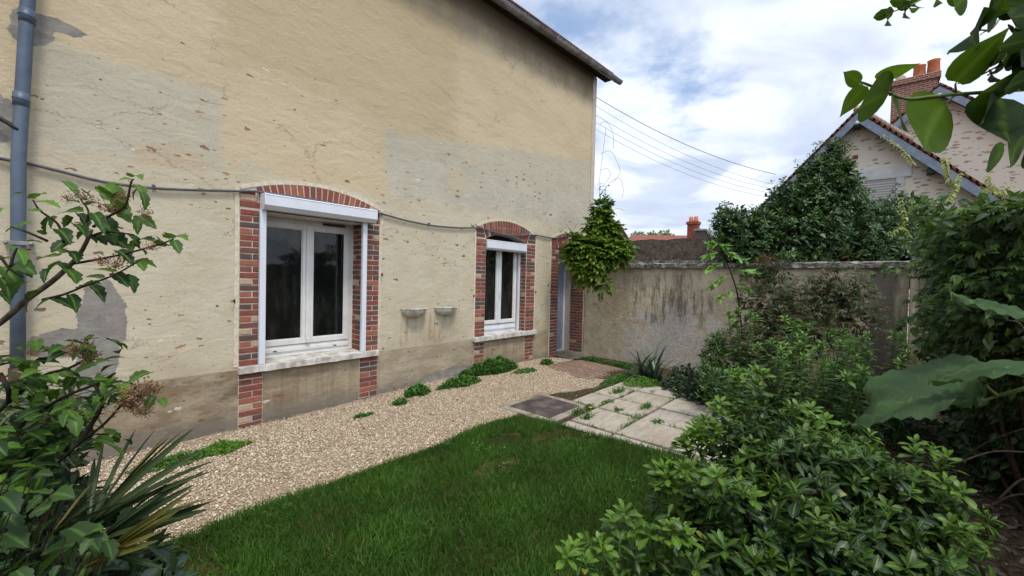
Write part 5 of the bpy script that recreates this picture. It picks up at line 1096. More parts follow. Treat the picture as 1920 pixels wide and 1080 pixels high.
b = MB(); stems(b, (2.1, .1, 0), [q[:3] for q in CB], .014, 'dbark', .08, 7); k = RNG.choice(len(P), 90, replace=False); stems(b, (2.1, .1, .05), [P[i] for i in k], .006, 'dbark', .08, 5)
for p, q in (((3.03,-0.576,0.844), (2.871,-0.325,0.76)), ((2.431,-0.505,0.843), (2.433,-0.359,0.734)), ((2.418,-0.488,0.912), (2.39,-0.385,0.797))): b.tube(catmull([p, (np.array(p)*.5+np.array(q)*.5+[0, 0, .03]), q], 8), .004, 'dbark', 6)
b.build('stem', cho)

# --- creeper mass on the right
def compound(L, P, D_, size, age_shade, kind='ovate', k=5, mi=0):
    """palmate leaf: k leaflets fanned from one point"""
    n = len(P); nr = unit(rdir(n)*.5+[-.35, .25, .8]); D_ = unit(D_-nr*(D_*nr).sum(1, keepdims=True)*.7); y = np.cross(nr, D_)
    for j in range(k):
        a = (j-(k-1)/2)*(2.1/k); d = D_*cos(a)+y*sin(a)+[0, 0, -.12]; L.put(kind, P, d, nr, size*(1-.22*abs(j-(k-1)/2)), .72, age_shade, mi)
cre = thing('creeper', (4.5, -.9, 0), 'dense dark wall creeper with five fingered leaves filling the right edge', 'climber')
RB = [(4.449,-0.63,1.997)+(.4,.36,.26), (4.933,-0.568,2.112)+(.22,.22,.12), (4.811,-0.594,1.761)+(.34,.3,.3), (4.26,-0.732,1.583)+(.45,.4,.42), (5.033,-0.707,1.334)+(.32,.32,.35), (4.746,-0.847,0.99)+(.45,.4,.5), (5.075,-0.938,0.36)+(.45,.4,.4), (6.074,-0.685,1.021)+(.28,.3,.4), (4.069,-0.65,2.078)+(.3,.25,.10), (6.315,-0.64,1.443)+(.16,.25,.35), (6.132,-0.568,1.943)+(.2,.25,.25), (5.981,-0.905,0.338)+(.45,.4,.45)]
L = Leaves(); P, O, u = in_blobs(RB, 2600, .6, clump=.6); compound(L, P, O*.5+rdir(len(P))*.5+[-.3, .2, -.35], .078*(.7+.5*RNG.random(len(P))), np.clip((.1+.6*(1-u)*RNG.random(len(P)))*np.clip((P[:, 2]-.6)/1.0, .25, 1.2), 0, 1))
bush(L, RB, 7000, .08, 'ovate', .0, .9, (.0, .12))
for c_, k in (((5.131,-0.33,2.363), 10), ((5.224,-0.289,2.26), 8), ((5.299,-0.226,2.151), 7), ((5.339,-0.275,2.027), 7), ((5.232,-0.164,1.759), 4), ((5.382,-0.33,1.804), 8), ((5.414,-0.377,1.505), 5), ((5.208,-0.449,1.418), 7), ((5.019,-0.241,1.293), 8), ((5.145,-0.381,1.322), 9), ((5.319,-0.109,1.802), 3), ((4.92,-0.395,2.323), 9), ((4.874,-0.383,1.159), 8)):
    m = k*2; p = np.array([c_])+RNG.normal(size=(m, 3))*[.05, .05, .035]; compound(L, p, rdir(m)*.5+[-.5, .3, -.3], .075, .35+.4*RNG.random(m))
L.build('foliage', 'creeper_leaf', cre)
b = MB()
for a, c_ in (((4.83,-0.302,2.119), (4.474,-0.668,1.692)), ((4.445,-0.477,1.926), (4.079,-0.68,1.548)), ((3.901,-0.634,1.418), (3.839,-0.719,1.303)), ((4.712,-0.533,0.221), (4.147,-0.783,0.73))): b.tube(catmull([a, (np.array(a)+np.array(c_))/2+[0, 0, .04], c_], 6), .004, 'bark', 5)
stems(b, (4.5, -.9, 0), [q[:3] for q in RB], .016, 'dbark', .15, 6); b.build('vine_stem', cre)
# pale yellow leaves trailing above the creeper
ya = thing('yellow_sprays', (4.42,-0.44,2.162), 'pale yellow leaf sprays hanging above the creeper before the stone gable', 'climber')
L = Leaves(); b = MB()
for pts in ([(4.609,-0.026,2.884), (4.683,-0.112,2.806), (4.742,-0.182,2.719), (4.778,-0.224,2.653)], [(4.513,-0.38,2.607), (4.527,-0.398,2.526), (4.535,-0.409,2.465), (4.567,-0.447,2.405)], [(4.594,-0.475,2.487), (4.581,-0.462,2.405), (4.553,-0.435,2.323), (4.534,-0.415,2.281)], [(4.577,-0.608,2.443), (4.609,-0.646,2.366), (4.656,-0.701,2.32), (4.708,-0.761,2.282)], [(4.844,-0.158,2.382), (4.866,-0.185,2.268), (4.881,-0.206,2.154)], [(4.551,-0.581,2.364), (4.629,-0.671,2.327), (4.695,-0.743,2.369)], [(4.926,-0.109,2.071), (4.989,-0.178,2.145), (5.036,-0.233,2.075)]):
    c_ = catmull(pts, 4); b.tube(c_, .0025, 'gstem', 4)
    for i, p in enumerate(c_):
        for sg in (1, -1): seg_leaf(L, 'ovate', p, p+Vector((random.uniform(-.02, .02), sg*.02, -.022+random.uniform(-.012, .008)))*1.1, (-.6, random.uniform(-.4, .4), .6), .9, random.random())
b.build('stem', ya); L.build('foliage', 'yellow_leaf', ya)

# --- lilac branch reaching in at the top right
lil = thing('lilac_branch', (1.236,-0.25,1.972), 'overhanging branch with large heart shaped leaves at the upper right', 'branch')
L = Leaves(); b = MB()
def zz(a, c_): return (1560+a/3.178, c_/3.178)
tw = [[(1.071,-0.201,1.931), (1.032,-0.172,1.923), (0.997,-0.149,1.915), (0.958,-0.119,1.907), (0.915,-0.087,1.898), (0.876,-0.059,1.889), (0.837,-0.03,1.88), (0.82,-0.01,1.888), (0.784,0.015,1.895), (0.778,0.022,1.898)], [(0.915,-0.087,1.898), (0.9,-0.084,1.907), (0.901,-0.085,1.912)], [(0.914,-0.085,1.896), (0.89,-0.074,1.88)], [(0.997,-0.149,1.915), (0.991,-0.142,1.907), (0.99,-0.141,1.902)], [(1.136,-0.207,2.112), (1.093,-0.16,2.083), (1.076,-0.142,2.053), (1.065,-0.13,2.045), (1.061,-0.126,2.04)], [(1.068,-0.134,2.048), (1.057,-0.121,2.049)], [(1.144,-0.064,2.178), (1.123,-0.041,2.16), (1.102,-0.018,2.147), (1.085,0.002,2.137)], [(1.006,-0.188,1.931), (0.937,-0.14,1.935), (0.941,-0.115,1.929), (0.916,-0.088,1.914)]]
for k, t_ in enumerate(tw): c_ = catmull(t_, 5); b.tube(c_, [(.0033 if k in (0,) else .0016)*(1-.5*i/len(c_)) for i in range(len(c_))], 'gstem' if k else 'gstem', 7)
V = (cF.x, cF.y, cF.z)
def LL(a, c_, w=1., tilt=(0, 0, .5), age_shade=.5, kind='heart', curl=1.): seg_leaf(L, kind, a, c_, (V[0]+tilt[0], V[1]+tilt[1], V[2]+tilt[2]), w*1.02, age_shade, 0, curl)  # low values paint shaded leaves dark, high values paint backlit ones light
LL((0.778,0.022,1.898), (0.746,0.044,1.907), .95, (0, 0, .4), 1.0)
LL((0.807,0.005,1.907), (0.794,-0.041,1.914), .80, (0, 0, .6), .9)
LL((0.795,0.018,1.898), (0.795,0.047,1.857), .80, (.2, -.5, .4), .95)
LL((0.82,-0.01,1.888), (0.726,0.034,1.846), 1.05, (.2, -.2, .8), .65)
LL((0.843,-0.021,1.884), (0.802,-0.023,1.818), 1.2, (-.3, .4, .3), .6)
LL((0.89,-0.074,1.88), (0.779,-0.027,1.776), 1.0, (.2, -.2, .3), .75, 'heart', 1.3)
LL((0.901,-0.085,1.912), (0.873,-0.128,1.966), 1.08, (.1, -.2, .2), .6)
LL((0.99,-0.141,1.904), (0.931,-0.138,1.806), 1.25, (.8, -.1, .3), .05)
LL((0.973,-0.137,1.901), (0.901,-0.103,1.847), 1.2, (-.5, .6, .5), .2)
LL((1.027,-0.154,1.827), (0.966,-0.118,1.786), .9, (0, 0, .5), 1.0)
LL((0.984,-0.167,1.839), (0.929,-0.136,1.779), 1.0, (.2, .2, .5), .45)
LL((0.973,-0.152,1.906), (0.873,-0.1,1.892), 1.0, (.1, -.1, 1.6), .2)
LL((1,-0.118,2.021), (0.873,-0.066,1.975), .8, (.1, .1, 1.3), .4, 'heartw')
LL((1.025,-0.144,2.068), (0.886,-0.081,2.011), .9, (.1, .1, .8), .3, 'heartw')
LL((0.985,-0.1,2.078), (0.936,-0.075,2.036), 1.1, (0, 0, .3), .9)
LL((1.022,-0.141,2.059), (0.969,-0.113,2.014), 1.2, (-.4, .4, .2), .5)
LL((1.006,-0.183,2.062), (0.895,-0.123,1.958), 1.1, (.3, -.3, .3), .4)
LL((0.96,-0.164,1.999), (0.908,-0.139,1.901), 1.1, (-.3, .3, .3), .15)
LL((0.968,-0.174,1.984), (0.87,-0.11,1.921), 1.0, (.2, -.1, .7), .3)
LL((0.942,-0.145,1.955), (0.881,-0.108,1.929), .9, (.2, -.1, 1.2), .5)
LL((0.963,-0.169,1.944), (0.934,-0.138,1.903), 1.1, (.4, -.1, .4), .1)
LL((0.926,-0.158,1.925), (0.941,-0.177,1.872), 1.1, (.4, -.1, .4), .2)
LL((0.962,-0.139,1.938), (0.909,-0.109,1.928), .6, (.1, .3, 1.4), .2, 'heartw')
LL((0.952,-0.127,1.934), (0.914,-0.115,1.904), .6, (.1, .3, .6), .1, 'heartw')
LL((0.95,-0.155,1.912), (0.958,-0.165,1.892), 1.2, (.1, .3, .6), .2)
LL((0.976,-0.15,2.065), (0.955,-0.159,1.983), 1.2, (-.3, .3, .2), .2)
LL((0.995,-0.18,1.8), (0.951,-0.16,1.819), 1.3, (.1, .1, .2), .15)
for a_, c_, w in (((1.094,-0.009,2.142), (1.062,0.027,2.13), .7), ((1.099,-0.015,2.147), (1.045,0.014,2.096), .6), ((1.118,-0.036,2.153), (1.096,-0.042,2.128), 1.1), ((1.12,-0.037,2.156), (1.072,-0.015,2.111), .4), ((1.123,-0.041,2.16), (1.094,-0.008,2.152), .7), ((1.116,-0.033,2.166), (1.085,0.002,2.165), .8), ((1.156,-0.078,2.176), (1.118,-0.065,2.142), .9), ((1.134,-0.052,2.174), (1.109,-0.025,2.156), .8), ((1.125,-0.043,2.162), (1.119,-0.053,2.137), 1.2)): LL(a_, c_, w, (random.uniform(-.3, .3), random.uniform(-.3, .3), .7), .25, 'heartw')
for a_, c_, w, ag in (((0.92,-0.164,1.994), (0.869,-0.123,1.972), .9, .25), ((0.894,-0.151,1.947), (0.86,-0.113,1.934), .9, .3), ((0.933,-0.166,1.948), (0.895,-0.139,1.911), 1.1, .1), ((0.955,-0.158,2.023), (0.885,-0.11,2.009), .8, .35), ((0.942,-0.144,1.991), (0.928,-0.161,1.932), 1.2, .15), ((0.968,-0.177,1.873), (0.913,-0.146,1.852), .8, .3), ((1.038,-0.098,2.095), (1.019,-0.076,2.113), 1, .4), ((0.907,-0.153,1.897), (0.864,-0.121,1.877), .9, .1)): LL(a_, c_, w, (random.uniform(-.3, .3), random.uniform(-.3, .3), random.uniform(.2, .9)), ag)
L.build('leaves', 'lilac_leaf', lil); b.build('twig', lil)

# --- the very large close leaf at the right
def sheet_leaf(parent, rows, mt, name='leaf_blade'):
    """rows: list of cross sections (lists of points); interpolated to a smooth surface with real thickness"""
    R_ = [catmull(r, 5) for r in rows]; cols = list(zip(*R_)); G = [catmull(list(c), 5) for c in cols]; ni, nj = len(G), len(G[0]); L = Leaves()
    V = [p+Vector((0, 0, 1))*(.006*sin(i*1.1+j*.5)*abs(j/(nj-1)-.5)*2+.0025*sin(i*2.3+j*1.7)) for i, g_ in enumerate(G) for j, p in enumerate(g_)]; F = [(i*nj+j, i*nj+j+1, (i+1)*nj+j+1, (i+1)*nj+j) for i in range(ni-1) for j in range(nj-1)]
    L.V.append(np.array([p[:] for p in V])); L.F.append(np.array(F)); L.A.append(np.array([.35+.25*sin(i*.5)*cos(j*.3) for i in range(ni) for j in range(nj)])); L.N.append(np.array([1. if abs(i-ni//2) < 1 else (.93 if (j+abs(i-ni//2)*.7) % 6 < .95 else 0) for i in range(ni) for j in range(nj)])); L.MI.append(np.zeros(len(F))); L.n = len(V)
    o = L.build(name, mt, parent); return o
bl = thing('large_leaf', (0.811,-0.164,1.489), 'very large wavy grey green leaf close to the camera at the right edge', 'leaf')
rows = [[(0.648,0.018,1.427), (0.679,0.012,1.424), (0.711,0.006,1.424), (0.744,-0,1.426), (0.778,-0.009,1.427)],
 [(0.62,0.004,1.436), (0.664,-0,1.438), (0.698,-0.008,1.445), (0.769,-0.012,1.449), (0.82,0.005,1.449)],
 [(0.61,-0.014,1.454), (0.668,-0.019,1.446), (0.706,-0.032,1.456), (0.79,-0.035,1.461), (0.857,-0.021,1.467)],
 [(0.599,-0.032,1.462), (0.671,-0.038,1.458), (0.712,-0.054,1.468), (0.812,-0.06,1.472), (0.887,-0.054,1.48)],
 [(0.6,-0.048,1.466), (0.678,-0.06,1.468), (0.732,-0.076,1.47), (0.803,-0.08,1.482), (0.885,-0.082,1.496)],
 [(0.613,-0.062,1.478), (0.675,-0.072,1.474), (0.747,-0.093,1.466), (0.794,-0.1,1.491), (0.867,-0.106,1.505)],
 [(0.644,-0.082,1.479), (0.708,-0.093,1.472), (0.76,-0.108,1.464), (0.717,-0.103,1.494), (0.809,-0.116,1.508)]]
sheet_leaf(bl, rows, 'big_leaf')
sheet_leaf(bl, [[(0.672,-0.052,1.488), (0.684,-0.058,1.493), (0.695,-0.063,1.499)], [(0.652,-0.075,1.5), (0.683,-0.08,1.505), (0.729,-0.087,1.505)], [(0.66,-0.099,1.51), (0.692,-0.105,1.514), (0.77,-0.118,1.513)], [(0.684,-0.126,1.509), (0.716,-0.131,1.513), (0.795,-0.146,1.509)]], 'big_leaf', 'leaf_lobe')
b = MB(); b.tube(catmull([(0.746,-0.15,1.5), (0.746,-0.136,1.487), (0.756,-0.118,1.473), (0.758,-0.105,1.464), (0.736,-0.081,1.467)], 6), [.0028-.00006*i for i in range(25)], 'gstem', 8); b.tube(catmull([(0.755,-0.117,1.473), (0.732,-0.105,1.486), (0.719,-0.098,1.496)], 5), .0018, 'gstem', 7); b.build('leaf_stalk', bl)
bl2 = thing('large_leaf', (0.892,-0.178,1.554), 'long thin edge of a second large leaf above the wavy one', 'leaf')
sheet_leaf(bl2, [[(0.879,-0.086,1.592), (0.866,-0.087,1.589), (0.854,-0.089,1.588)], [(0.879,-0.102,1.587), (0.852,-0.102,1.582), (0.825,-0.101,1.578)], [(0.885,-0.123,1.586), (0.857,-0.122,1.578), (0.829,-0.122,1.572)], [(0.907,-0.149,1.575), (0.879,-0.147,1.569), (0.85,-0.145,1.565)], [(0.997,-0.19,1.564), (0.919,-0.178,1.555), (0.839,-0.163,1.555)]], 'big_leaf')

# --- left: viburnum branches
vib = thing('viburnum_branch', (-0.158,1.829,1.396), 'long viburnum branch with lobed leaves crossing the downpipe', 'branch')
vb = [[(-0.165,1.912,1.387), (-0.102,1.798,1.446), (-0.052,1.713,1.513), (-0.009,1.666,1.561), (0.023,1.632,1.605), (0.044,1.609,1.642), (0.057,1.565,1.68), (0.064,1.559,1.706)], [(-0.023,1.681,1.514), (0.015,1.608,1.531), (0.052,1.538,1.556), (0.101,1.453,1.587), (0.141,1.379,1.625)], [(0.03,1.625,1.613), (0.081,1.537,1.628), (0.13,1.452,1.646), (0.178,1.369,1.668), (0.199,1.331,1.681)], [(0.057,1.596,1.671), (0.057,1.598,1.722), (0.059,1.597,1.758), (0.044,1.614,1.791)], [(0.059,1.594,1.686), (0.09,1.529,1.7), (0.135,1.448,1.693)], [(0.015,1.643,1.67), (0.004,1.657,1.72), (-0.027,1.663,1.752), (-0.04,1.678,1.78)], [(-0.014,1.675,1.673), (-0.051,1.688,1.695), (-0.079,1.72,1.708)], [(0.067,1.556,1.713), (0.094,1.497,1.74), (0.12,1.452,1.767), (0.128,1.43,1.821), (0.133,1.425,1.834)], [(-0.074,1.59,1.601), (-0.069,1.586,1.628), (-0.063,1.579,1.648)], [(-0.091,1.61,1.627), (-0.074,1.59,1.595), (-0.053,1.596,1.575)]]
b = MB()
for k, t_ in enumerate(vb): c_ = catmull(t_, 5); b.tube(c_, [(.0085 if k == 0 else .0036)*(1-.55*i/len(c_)) for i in range(len(c_))], 'bark' if k < 1 else 'dbark', 7)
b.build('twig', vib); L = Leaves()
VP = [((-0.059,1.661,1.793),(-0.074,1.653,1.791),0.90),((-0.039,1.658,1.782),(-0.024,1.614,1.807),0.80),((-0.031,1.687,1.778),(0.004,1.645,1.781),1.00),((-0.022,1.583,1.746),(-0.046,1.573,1.745),0.60),((-0.008,1.605,1.732),(-0.031,1.619,1.7),0.20),((0.001,1.706,1.746),(-0.016,1.702,1.714),0.20),((-0.062,1.752,1.713),(-0.095,1.767,1.708),0.60),((-0.066,1.726,1.71),(-0.053,1.706,1.728),0.60),((-0.018,1.671,1.69),(-0.034,1.65,1.704),0.30),((0.015,1.619,1.75),(0.041,1.557,1.762),0.40),((0.027,1.628,1.742),(0.013,1.639,1.717),0.20),((0.04,1.627,1.751),(0.063,1.573,1.732),0.20),((0.052,1.545,1.766),(0.075,1.518,1.785),0.30),((0.089,1.59,1.828),(0.121,1.531,1.785),0.80),((0.119,1.533,1.829),(0.09,1.527,1.836),0.70),((0.138,1.513,1.852),(0.148,1.46,1.866),1.00),((0.134,1.469,1.837),(0.113,1.456,1.842),0.90),((0.137,1.472,1.828),(0.154,1.411,1.813),0.50),((0.118,1.558,1.814),(0.098,1.576,1.795),0.40),((0.147,1.414,1.801),(0.159,1.389,1.766),0.30),((0.152,1.534,1.825),(0.132,1.535,1.799),0.30),((0.096,1.544,1.777),(0.133,1.487,1.744),0.50),((0.105,1.516,1.757),(0.127,1.474,1.789),0.50),((0.147,1.444,1.742),(0.166,1.396,1.72),0.30),((0.15,1.476,1.745),(0.14,1.445,1.707),0.20),((0.082,1.566,1.737),(0.104,1.499,1.704),0.20),((0.093,1.579,1.696),(0.119,1.504,1.677),0.20),((0.13,1.51,1.695),(0.154,1.475,1.679),0.30),((0.147,1.519,1.683),(0.129,1.494,1.652),0.20),((0.155,1.517,1.683),(0.174,1.469,1.697),0.30),((0.145,1.498,1.664),(0.168,1.462,1.653),0.20),((0.186,1.471,1.669),(0.207,1.421,1.684),0.50),((0.181,1.393,1.673),(0.179,1.394,1.694),0.60),((0.208,1.449,1.688),(0.229,1.382,1.715),0.90),((0.2,1.342,1.679),(0.207,1.297,1.654),0.10),((0.207,1.384,1.685),(0.215,1.368,1.699),0.80),((0.066,1.527,1.746),(0.082,1.473,1.716),0.10),((0.059,1.62,1.709),(0.035,1.645,1.691),0.10),((0.053,1.588,1.692),(0.077,1.559,1.681),0.10),((0.035,1.624,1.671),(0.007,1.639,1.662),0.10),((0.016,1.67,1.675),(-0.009,1.652,1.647),0.10),((0.024,1.602,1.648),(0.042,1.537,1.633),0.10),((0.005,1.594,1.632),(-0.036,1.637,1.633),0.30),((0.015,1.627,1.641),(0.001,1.642,1.659),0.50),((0.01,1.571,1.618),(-0.022,1.588,1.596),0.30),((0.001,1.644,1.611),(0.034,1.599,1.603),0.20),((0.019,1.537,1.598),(0.04,1.473,1.579),0.10),((-0.013,1.614,1.597),(-0.026,1.585,1.576),0.10),((0.045,1.635,1.547),(0.069,1.592,1.578),0.20),((0.057,1.556,1.557),(0.089,1.496,1.544),0.10),((0.087,1.551,1.579),(0.052,1.563,1.585),0.10),((0.105,1.518,1.591),(0.127,1.465,1.566),0.10),((0.145,1.531,1.621),(0.172,1.478,1.637),0.90),((0.144,1.455,1.623),(0.154,1.411,1.61),0.80),((0.102,1.473,1.594),(0.065,1.502,1.609),0.50),((0.124,1.559,1.586),(0.153,1.502,1.569),0.20),((-0.004,1.637,1.518),(0.029,1.598,1.508),0.20),((-0.009,1.622,1.519),(-0.041,1.631,1.499),0.10),((0.023,1.527,1.534),(0.04,1.479,1.509),0.10),((-0.023,1.671,1.539),(-0.057,1.706,1.53),0.30),((-0.042,1.691,1.517),(-0.065,1.695,1.491),0.10),((-0.071,1.736,1.645),(-0.085,1.736,1.666),0.80),((-0.071,1.741,1.648),(-0.051,1.684,1.631),0.70),((-0.071,1.637,1.622),(-0.103,1.669,1.63),0.60),((-0.066,1.729,1.616),(-0.046,1.662,1.596),0.40),((-0.068,1.667,1.609),(-0.09,1.671,1.587),0.20),((-0.094,1.748,1.601),(-0.061,1.694,1.559),0.15),((-0.097,1.715,1.573),(-0.069,1.668,1.535),0.10),((-0.083,1.7,1.559),(-0.109,1.702,1.538),0.10),((-0.073,1.678,1.546),(-0.05,1.635,1.575),0.15),((-0.057,1.733,1.602),(-0.045,1.717,1.577),0.30),((0.044,1.595,1.777),(0.02,1.589,1.784),0.50),((0.061,1.536,1.785),(0.052,1.538,1.811),0.70),((0.079,1.592,1.812),(0.107,1.549,1.826),0.60),((0.033,1.547,1.716),(0.055,1.502,1.699),0.10),((0.073,1.578,1.694),(0.092,1.552,1.672),0.10),((0.108,1.481,1.65),(0.134,1.436,1.634),0.10),((0.122,1.543,1.711),(0.097,1.553,1.723),0.20),((-0.028,1.715,1.669),(-0.048,1.73,1.683),0.30),((0.005,1.6,1.702),(0.024,1.55,1.687),0.10),((-0.097,1.8,1.763),(-0.108,1.792,1.746),0.80),((-0.096,1.692,1.538),(-0.077,1.665,1.516),0.10),((0.015,1.623,1.833),(0.043,1.581,1.807),0.40)]
for (p, q, ag) in VP: seg_leaf(L, 'lobed', p, q, (-.12+random.gauss(0, .3), -.18+random.gauss(0, .3), .9), random.uniform(.7, 1.0), ag*.9, 0, random.uniform(.6, 1.6))
L.build('leaves', 'viburnum_leaf', vib)
def umbel(b, c, r, n=60, mt='dried'):
    c = Vector(c)
    for _ in range(n):
        d = Vector((random.gauss(0, 1), random.gauss(0, 1), random.gauss(0, .6))).normalized()*r*random.uniform(.4, 1); q = c+d; s_ = r*.07
        b.add([q+Vector((s_, 0, 0)), q+Vector((0, s_, 0)), q+Vector((-s_, 0, 0)), q+Vector((0, -s_, 0)), q+Vector((0, 0, s_)), q+Vector((0, 0, -s_))], [(0, 1, 4), (1, 2, 4), (2, 3, 4), (3, 0, 4), (1, 0, 5), (2, 1, 5), (3, 2, 5), (0, 3, 5)], mt)
        if random.random() < .5: b.tube([c-Vector((0, 0, r*.4)), q], r*.018, mt, 3, False)
for c_, r in (((0.023,1.608,1.787), .018), ((0.053,1.574,1.794), .026), ((0.094,1.497,1.764), .035), ((0.117,1.456,1.79), .02), ((0.155,1.397,1.746), .022), ((0.103,1.482,1.619), .035), ((0.079,1.508,1.621), .018), ((0.163,1.386,1.662), .02)): b = MB(); umbel(b, c_, r); b.build('flower_head', vib)

vlo = thing('viburnum_bush', (-0.097,2.039,0.747), 'lower viburnum bush with brown flower heads at the left edge under the downpipe', 'bush')
b = MB(); L = Leaves()
for t_ in ([(-0.141,1.951,1.126), (-0.089,1.895,1.207), (-0.026,1.826,1.28), (0.026,1.739,1.311), (0.066,1.65,1.353)], [(-0.049,1.917,0.946), (-0.005,1.794,1.013), (0.045,1.665,1.107), (0.093,1.568,1.18), (0.145,1.484,1.284)], [(-0.131,1.937,1.032), (-0.057,1.857,1.145), (0.016,1.777,1.219), (0.076,1.637,1.274), (0.106,1.528,1.319)], [(0.045,1.665,1.107), (0.086,1.623,1.214), (0.076,1.637,1.274)], [(-0.101,1.761,1.311), (-0.086,1.743,1.269), (-0.09,1.821,1.216)]): b.tube(catmull(t_, 5), [.006*(1-.5*i/21) for i in range(21)], 'dbark', 6)
b.build('twig', vlo)
VB2 = [(-0.045,1.775,1.353)+(.10,.10,.05), (0.045,1.63,1.378)+(.08,.08,.045), (-0.068,1.873,1.255)+(.12,.12,.07), (0.037,1.755,1.259)+(.12,.12,.06), (0.103,1.562,1.313)+(.06,.06,.05), (0.086,1.623,1.214)+(.12,.1,.05), (0.116,1.516,1.283)+(.05,.06,.03), (-0.005,1.798,1.131)+(.14,.14,.06), (0.091,1.615,1.124)+(.06,.06,.03), (-0.085,1.813,1.117)+(.12,.12,.10), (-0.072,1.719,1.023)+(.12,.12,.12), (0.156,1.442,1.326)+(.03,.03,.02)]
P, O, u = in_blobs(VB2, 270, .8); n = len(P); L.put('lobed', P, unit(rdir(n)*[1, 1, .35]+[0, 0, -.1]), unit(rdir(n)*.4+[-.05, -.1, .95]), .045*(.7+.6*RNG.random(n)), .95, RNG.random(n)**2*.8, 0, 1.1)
L.build('leaves', 'viburnum_leaf', vlo)
for c_, r in (((0.045,1.63,1.378), .035), ((0.062,1.61,1.359), .03), ((0.025,1.652,1.37), .02), ((0.151,1.476,1.277), .045), ((0.135,1.493,1.24), .04), ((0.178,1.446,1.281), .025), ((-0.042,1.727,1.364), .015), ((0.159,1.466,1.219), .025)): b = MB(); umbel(b, c_, r, 110); b.build('flower_head', vlo)

# --- variegated plant, hydrangea leaves, palm
vg = thing('variegated_plant', (-0.074,2.016,0.816), 'pale striped variegated plant behind the palm at the left edge', 'plant'); L = Leaves(); b = MB()
for c_ in ((-0.104,2.211,1.16), (-0.055,2.155,1.125), (0,2.091,1.072), (0.03,1.988,1.216), (-0.113,2.07,1.105), (-0.041,2.061,1.018), (0.031,2.058,1.109), (-0.074,2.021,0.987)):
    m = 26; a = RNG.random(m)*6.28; d = np.stack([np.cos(a), np.sin(a), RNG.uniform(-.2, .9, m)], 1); L.put('blade', np.array([c_])+RNG.normal(size=(m, 3))*.03, d, [0, 0, 1], .10+.06*RNG.random(m), 1.5, RNG.random(m), 0, 1.6); b.tube([c_, (c_[0], c_[1], .3)], .003, 'dbark', 5)
L.build('leaves', 'stripe_leaf', vg); b.build('stem', vg)
hy = thing('hydrangea', (-0.038,1.448,0.828), 'broad toothed hydrangea leaves in the bottom left corner', 'plant'); L = Leaves(); b = MB()
HP = [((-0.022,1.493,1.045),(-0.055,1.491,1.02),0.40),((-0.008,1.366,1.093),(-0.039,1.39,1.109),0.60),((-0.004,1.473,1.052),(0.021,1.416,1.064),0.70),((0.009,1.458,1.04),(-0.017,1.47,1.006),0.30),((-0.008,1.355,1.067),(-0.047,1.386,1.059),0.30),((0.004,1.459,0.995),(-0.039,1.494,0.966),0.30),((0.02,1.361,1.004),(0.068,1.287,0.99),0.50),((0.049,1.341,0.987),(0.065,1.306,1.014),1.00),((0.052,1.426,0.941),(0.083,1.385,0.945),0.90),((0.05,1.265,1.008),(0.034,1.241,0.998),0.50),((0.03,1.443,0.924),(-0.026,1.462,0.93),0.50),((0.012,1.384,0.947),(-0.036,1.394,0.911),0.40),((0.022,1.461,0.907),(0.026,1.445,0.872),0.60),((-0.039,1.498,0.958),(-0.071,1.496,0.942),0.30),((-0.055,1.501,0.939),(-0.084,1.508,0.911),0.20),((-0.041,1.417,0.945),(-0.068,1.432,0.928),0.30),((-0.068,1.44,1.046),(-0.092,1.463,1.011),0.20),((-0.059,1.493,0.983),(-0.079,1.504,1.025),0.20),((-0.034,1.509,1.096),(-0.009,1.478,1.104),0.50),((-0.039,1.532,1.104),(-0.064,1.529,1.113),0.40),((-0.074,1.574,1.075),(-0.098,1.56,1.082),0.30),((0.065,1.407,0.924),(0.086,1.358,0.923),0.60),((0.004,1.317,0.947),(-0.012,1.3,0.929),0.40),((-0.06,1.417,0.919),(-0.036,1.375,0.903),0.30),((-0.03,1.471,0.889),(-0.063,1.483,0.868),0.30),((-0.078,1.483,0.983),(-0.052,1.411,0.99),0.20),((-0.071,1.516,1.132),(-0.046,1.473,1.163),0.50),((-0.084,1.464,1.08),(-0.059,1.396,1.078),0.30),((0.078,1.317,0.965),(0.089,1.27,0.951),0.50)]
for (p, q, ag) in HP: seg_leaf(L, 'palmate' if random.random() < .5 else 'lobed', p, q, (-.15+random.gauss(0, .25), -.15+random.gauss(0, .25), 1), 1.0, ag*.8, 0, 1.); b.tube([p, Vector(p)+Vector((-.03, .02, -.12))], .0015, 'dbark', 4)
P, O, u = in_blobs([(-0.072,1.714,0.864)+(.12,.12,.1), (0.005,1.625,0.794)+(.12,.12,.07), (-0.085,1.807,0.951)+(.12,.12,.1), (-0.051,1.996,0.988)+(.12,.12,.1), (-0.072,1.71,0.748)+(.2,.2,.1)], 300, .9); n = len(P); L.put('lobed', P, rdir(n)*[1, 1, .3], unit(rdir(n)*.5+[0, 0, 1]), .05, 1., .05, 0, 1)
L.build('leaves', 'hydrangea_leaf', hy); b.build('stem', hy)

